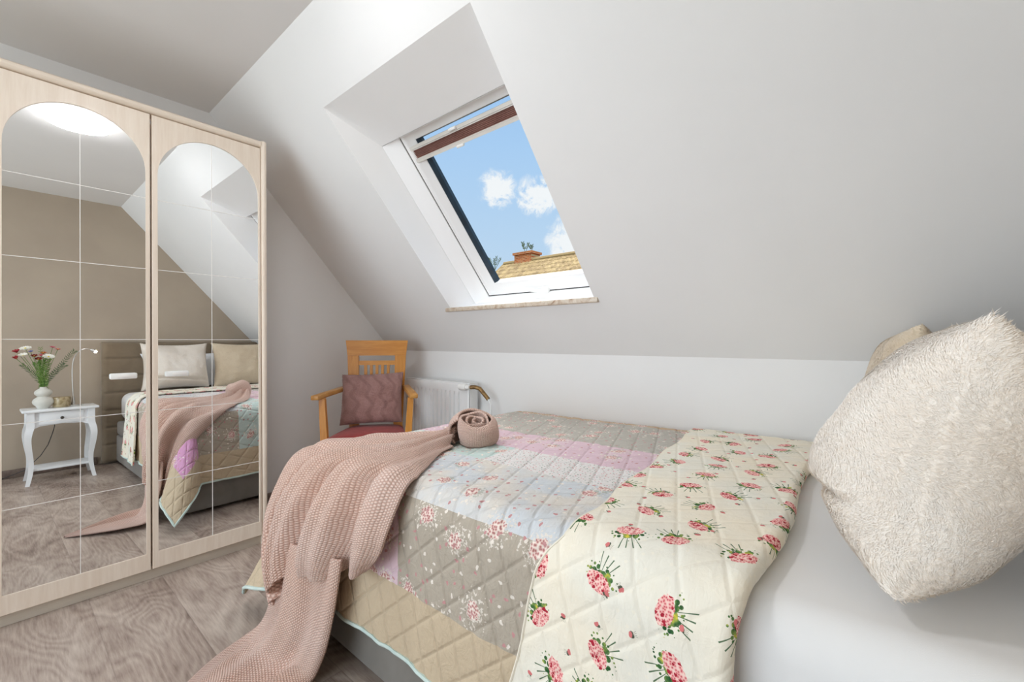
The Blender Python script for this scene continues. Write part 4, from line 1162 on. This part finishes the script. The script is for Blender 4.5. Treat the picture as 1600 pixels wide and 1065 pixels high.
specs = [  # tip (x,y,z), petal mat, radius, n, cup, name, label
 ((.17, .170, 1.000), 'fwhite', .026, 9, .15, 'white_flower', 'flat white blossom at the upper left of the bouquet'),
 ((.21, .130, .972), 'fred', .017, 8, .9, 'red_flower', 'deep red blossom at the far left of the bouquet, upper one'),
 ((.19, .128, .925), 'fred', .014, 6, 1.2, 'red_flower', 'dark red bud at the far left of the bouquet, lower one'),
 ((.16, .160, .945), 'fwhite', .020, 8, .6, 'white_flower', 'pale white bud between the two red blossoms'),
 ((.14, .285, .935), 'fwhite', .026, 10, .2, 'white_flower', 'open white blossom with yellow centre in the middle of the bouquet'),
 ((.17, .215, .938), 'fdarkred', .016, 7, .7, 'dark_red_flower', 'dark red blossom left of the white centre flower'),
 ((.16, .235, .915), 'fdarkred', .017, 7, .6, 'dark_red_flower', 'brown red blossom low in the middle of the bouquet'),
 ((.20, .262, .960), 'forange', .014, 6, .7, 'orange_flower', 'small orange blossom above the white centre flower'),
 ((.19, .250, .945), 'fpink', .012, 6, .6, 'pink_flower', 'small pink blossom in the middle of the bouquet'),
 ((.22, .312, 1.008), 'fpink', .013, 6, .4, 'pink_flower', 'pink blossom on a thin stem, highest at the right'),
 ((.23, .340, .990), 'fpink', .014, 6, .5, 'pink_flower', 'pink blossom on a thin stem, just right of the highest one'),
 ((.24, .200, .975), 'fblue', .012, 6, .6, 'blue_flower', 'small blue blossom behind the upper left flowers'),
]
for tip, pm, r, n_, cup, nm, lab in specs:
    f = thing(nm, lab, 'flower', tuple(vt), 0, FG)
    d = (Vector(tip) - vt).normalized() + Vector((-.5, 0, .3))
    MB(vt).tube(stempts(tip), .0016, 5).build('stem', M['stem'], f)
    r *= 1.3; mb = MB(vt); petals(mb, tip, d, r, n_, cup); petals(mb, Vector(tip) + d.normalized() * .002, d, r * .7, n_ - 1, cup * 1.2); mb.build('blossom', M[pm], f)
    if r > .018:
        mb = MB(vt); mb.lathe([(0, -.004), (.005, -.002), (.006, .002), (0, .006)], tuple(Vector(tip) + d.normalized() * .006), 10); mb.build('flower_centre', M['fyellow'], f)
def spray(tip, nl, ll, m_, lab, low=.3):
    f = thing('leafy_sprig', lab, 'greenery', tuple(vt), 0, 'greenery sprigs in the vase')
    pts = stempts(tip); MB(vt).tube(pts, .0014, 5).build('stem', m_, f)
    mb = MB(vt); P = catmull(np.array(pts), nl)
    for i in range(int(nl * low), nl):
        for s_ in (-1, 1):
            p = Vector(P[i]); t_ = (Vector(P[min(i + 1, nl - 1)]) - Vector(P[i - 1])).normalized()
            sd = t_.cross(Vector((random.uniform(.4, 1), random.uniform(-.3, .3), random.uniform(-.3, .3)))).normalized() * s_
            e = p + sd * ll * random.uniform(.7, 1.1) + t_ * ll * .7
            nn = (e - p).cross(t_).normalized(); w_ = (e - p).cross(nn).normalized() * ll * .16
            mid = p.lerp(e, .5)
            mb.poly([p, mid + w_, e]); mb.poly([p, e, mid - w_])
    mb.build('leaves', m_, f, smooth=False, fixn=False)
spray((.20, .430, .980), 34, .020, M['stemdark'], 'long feathery sprig reaching toward the lamp', .35)
spray((.19, .375, .870), 22, .022, M['stemdark'], 'short feathery sprig low on the right of the vase', .4)
spray((.20, .155, .880), 26, .020, M['stemdark'], 'drooping sprig on the left side of the bouquet', .45)
spray((.16, .255, .905), 26, .030, M['stem'], 'dense bright green sprig in the middle of the bouquet', .25)
spray((.19, .285, .930), 24, .030, M['stem'], 'dense bright green sprig right of the middle', .25)
spray((.17, .225, .890), 24, .028, M['stem'], 'dense bright green sprig left of the middle', .25)
spray((.21, .248, 1.005), 20, .016, M['stem'], 'upright pale green sprig at the top of the bouquet', .6)

# ------------------------------------------------------------------ neighbour's house seen through the skylight
HO = (-13.5, 20, -4.5)
house = thing('neighbour_house', 'house with an ochre tiled roof and brick chimney outside the skylight', 'house', HO)
rxa, rxb = -15.95, -11.0
yr, zr = 18.0, 5.15; ye, ze = 14.0, 1.6
# roof front with pan tiles
cols = int((rxb - rxa + 1.6) / .235); crs = 15
mb = MB(HO)
uvs = []
n_u = 9
for c_ in range(crs):
    f0, f1 = c_ / crs, (c_ + 1) / crs
    rows = []
    L_x = lambda f: rxa - .6 * f; R_x = lambda f: rxb + 2.7 * f
    for kk, (f, dz) in enumerate(((f0, .0), (f0 + .02 / crs, .06), (f1 + .1 / crs, .085), (f1 + .1 / crs, .02))):
        y = yr + (ye - yr) * f; z = zr + (ze - zr) * f
        xx = np.arange(L_x(f), R_x(f), .05)
        xs_ = np.linspace(L_x(f), R_x(f), 130)
        rows.append([(x, y, z + dz + .035 * abs(math.sin(pi * x / .24))) for x in xs_])
    mb.loft(rows[0:4], closed=False)
o = mb.build('roof', M['tiles'], house, smooth=False)
uvl = o.data.uv_layers.new(name='UVMap')
for lp_ in o.data.loops:
    v_ = o.data.vertices[lp_.vertex_index].co; uvl.data[lp_.index].uv = (v_.x, v_.z * 1.3)
mb = MB(HO); mb.poly([(rxa, yr, zr), (rxb, yr, zr), (rxb + 2.7, 22, 1.6), (rxa - .6, 22, 1.6)]); mb.poly([(rxa, yr, zr), (rxa - .6, 22, 1.6), (rxa - .6, ye, ze)]); mb.poly([(rxb, yr, zr), (rxb + 2.7, ye, ze), (rxb + 2.7, 22, 1.6)])
mb.build('rear_roof', M['tiles'], house, smooth=False, fixn=False)
mb = MB(HO); mb.tube([(rxa, yr, zr + .06), (rxb, yr, zr + .06)], .12, 8); mb.tube([(rxa, yr, zr + .05), (rxa - .6, ye, ze + .05)], .07, 8); mb.tube([(rxb, yr, zr + .05), (rxb + 2.7, ye, ze + .05)], .07, 8); mb.build('ridge_tiles', M['tiles'], house)
mb = MB(HO); mb.box(((rxa + rxb) / 2 + 1.05, 18, -1.5), (rxb - rxa + 2.9, 7.6, 6.0)); mb.build('wall', M['render'], house, smooth=False)
mb = MB(HO); mb.box((-14.55, 18.25, 5.05), (1.15, .75, 1.15)); mb.box((-14.55, 18.25, 5.62), (1.3, .9, .12)); mb.build('chimney', M['brick'], house, smooth=False)
mb = MB(HO)
yw = 15.95; zw = zr + (ze - zr) * (yr - yw) / 4.0
sl = math.atan2(zr - ze, yr - ye)
mb.box((-12.55, yw - .06, zw + .10), (.95, 1.1, .10), rot=(sl, 0, 0)); rw = mb.build('roof_window', M['rail'], house, smooth=False)
mb = MB(HO); mb.box((-12.55, yw - .08, zw + .145), (.75, .9, .03), rot=(sl, 0, 0)); mb.build('pane', M['gasket'], rw, smooth=False)
# twigs growing on and beside the chimney
def twig(base, h, n_, lab, seed):
    random.seed(seed); base = Vector(base)
    f = thing('wild_sprout', lab, 'plant', tuple(base), 0, 'sprouts on the roof outside')
    mb = MB(base); lv = MB(base)
    for k in range(n_):
        a = random.uniform(-.5, .5); tip = base + Vector((h * a, random.uniform(-.1, .1), h * random.uniform(.7, 1)))
        pts = catmull(np.array([base, base.lerp(tip, .5) + Vector((a * .1, 0, .05)), tip]), 9); mb.tube([tuple(p) for p in pts], .012, 5)
        for i in range(3, 9):
            for s_ in (-1, 1):
                p = Vector(pts[i]); e = p + Vector((s_ * .12 * random.uniform(.5, 1.2), -.02, .07)); w_ = Vector((0, 0, .028))
                lv.poly([p, p.lerp(e, .5) + w_, e, p.lerp(e, .5) - w_])
    mb.build('stem', M['stemdark'], f); lv.build('leaves', M['stemdark'], f, smooth=False, fixn=False)
twig((-14.62, 18.2, 5.67), .62, 3, 'taller leafy sprout on top of the brick chimney', 3)
twig((-14.15, 18.2, 5.67), .46, 2, 'shorter leafy sprout at the right edge of the chimney top', 9)
twig((-16.2, 17.5, 4.85), .75, 4, 'thin sprout rising beside the left roof edge outside', 5)
mb = MB(); mb.box((-5, 15, -4.6), (80, 60, .2)); struct(mb, 'ground_outside', M['grass'], smooth=False)

# ------------------------------------------------------------------ world and light
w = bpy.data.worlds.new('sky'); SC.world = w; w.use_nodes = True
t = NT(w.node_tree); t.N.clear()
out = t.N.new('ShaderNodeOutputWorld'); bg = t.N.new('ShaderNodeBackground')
g = t.coord('Generated'); gx_, gy_, gz_ = t.xyz(g)
sky = t.ramp(gz_, [(0.0, srgb(206, 224, 240)), (.22, srgb(188, 216, 244)), (.40, srgb(172, 208, 246)), (.75, srgb(132, 182, 238))])
nz_ = t.noise(g, 30.0, 7, .62, .4)
def blob(d, r0, r1): return t.smooth(t.v('DISTANCE', g, d), r0, r1, 1, 0)
cl_ = t.m('MAXIMUM', blob((-.637, .698, .327), .006, .060), blob((-.577, .756, .311), .006, .064))
cl_ = t.m('MAXIMUM', cl_, t.mul(blob((-.52, .83, .215), .02, .10), .8))
far_ = t.mul(t.smooth(t.noise(g, 3.0, 5, .6), .52, .68), t.smooth(t.v('DISTANCE', g, (-.65, .69, .33)), .35, .6, 0, .8))
mask = t.m('MAXIMUM', t.smooth(t.mul(t.m('POWER', cl_, .6), t.add(-.55, t.mul(nz_, 2.6))), .22, .62), far_)
colr = t.mix(mask, sky, (.93, .95, .98))
# added zenith brightness, above everything the skylight frames, to light reveal and room
sky_boost = t.smooth(gz_, .60, .82)
t.L.new(t.mix(sky_boost, colr, (1, 1, 1)), bg.inputs[0]); t.L.new(t.add(1.0, t.mul(sky_boost, t.add(2.2, t.mul(nz_, 2.0)))), bg.inputs[1]); t.L.new(bg.outputs[0], out.inputs[0])

def light(name, kind, loc, rot, **k):
    l = bpy.data.lights.new(name, kind)
    for a, b2 in k.items(): setattr(l, a, b2)
    o = bpy.data.objects.new(name, l); COL.objects.link(o); o.location = loc; o.rotation_euler = rot; return o
light('sunlight', 'SUN', (0, -5, 20), (math.radians(48), 0, math.radians(18)), energy=.75, angle=.01, color=(1, .93, .80))
# fill light added at the invented window opening behind the camera, out of view
light('added_fill_light', 'AREA', ((WX0 + WX1) / 2, YB + .01, (WZ0 + WZ1) / 2), (math.radians(90), 0, 0), energy=54, shape='RECTANGLE', size=WX1 - WX0 - .1, size_y=WZ1 - WZ0 - .1, color=(.86, .94, 1))
# daylight through the skylight (lies just inside the sash, facing the room)
bpy.context.view_layer.update()

# ------------------------------------------------------------------ camera
cam = bpy.data.cameras.new('camera'); co = bpy.data.objects.new('camera', cam); COL.objects.link(co)
co.location = (0, 0, 1.0); co.rotation_euler = (pi / 2, 0, .7076)
cam.sensor_width = 36; cam.lens = 685.1 * 36 / 1600; cam.clip_start = .02; cam.clip_end = 300
SC.camera = co
SC.view_settings.view_transform = 'Standard'; SC.view_settings.look = 'None'
SC.view_settings.exposure = 0.0; SC.view_settings.gamma = 1.0; SC.view_settings.use_curve_mapping = False
SC.cycles.use_denoising = True
SC.cycles.max_bounces = 12; SC.cycles.diffuse_bounces = 8; SC.cycles.glossy_bounces = 6; SC.cycles.transparent_max_bounces = 12
SC.cycles.sample_clamp_indirect = 8.0
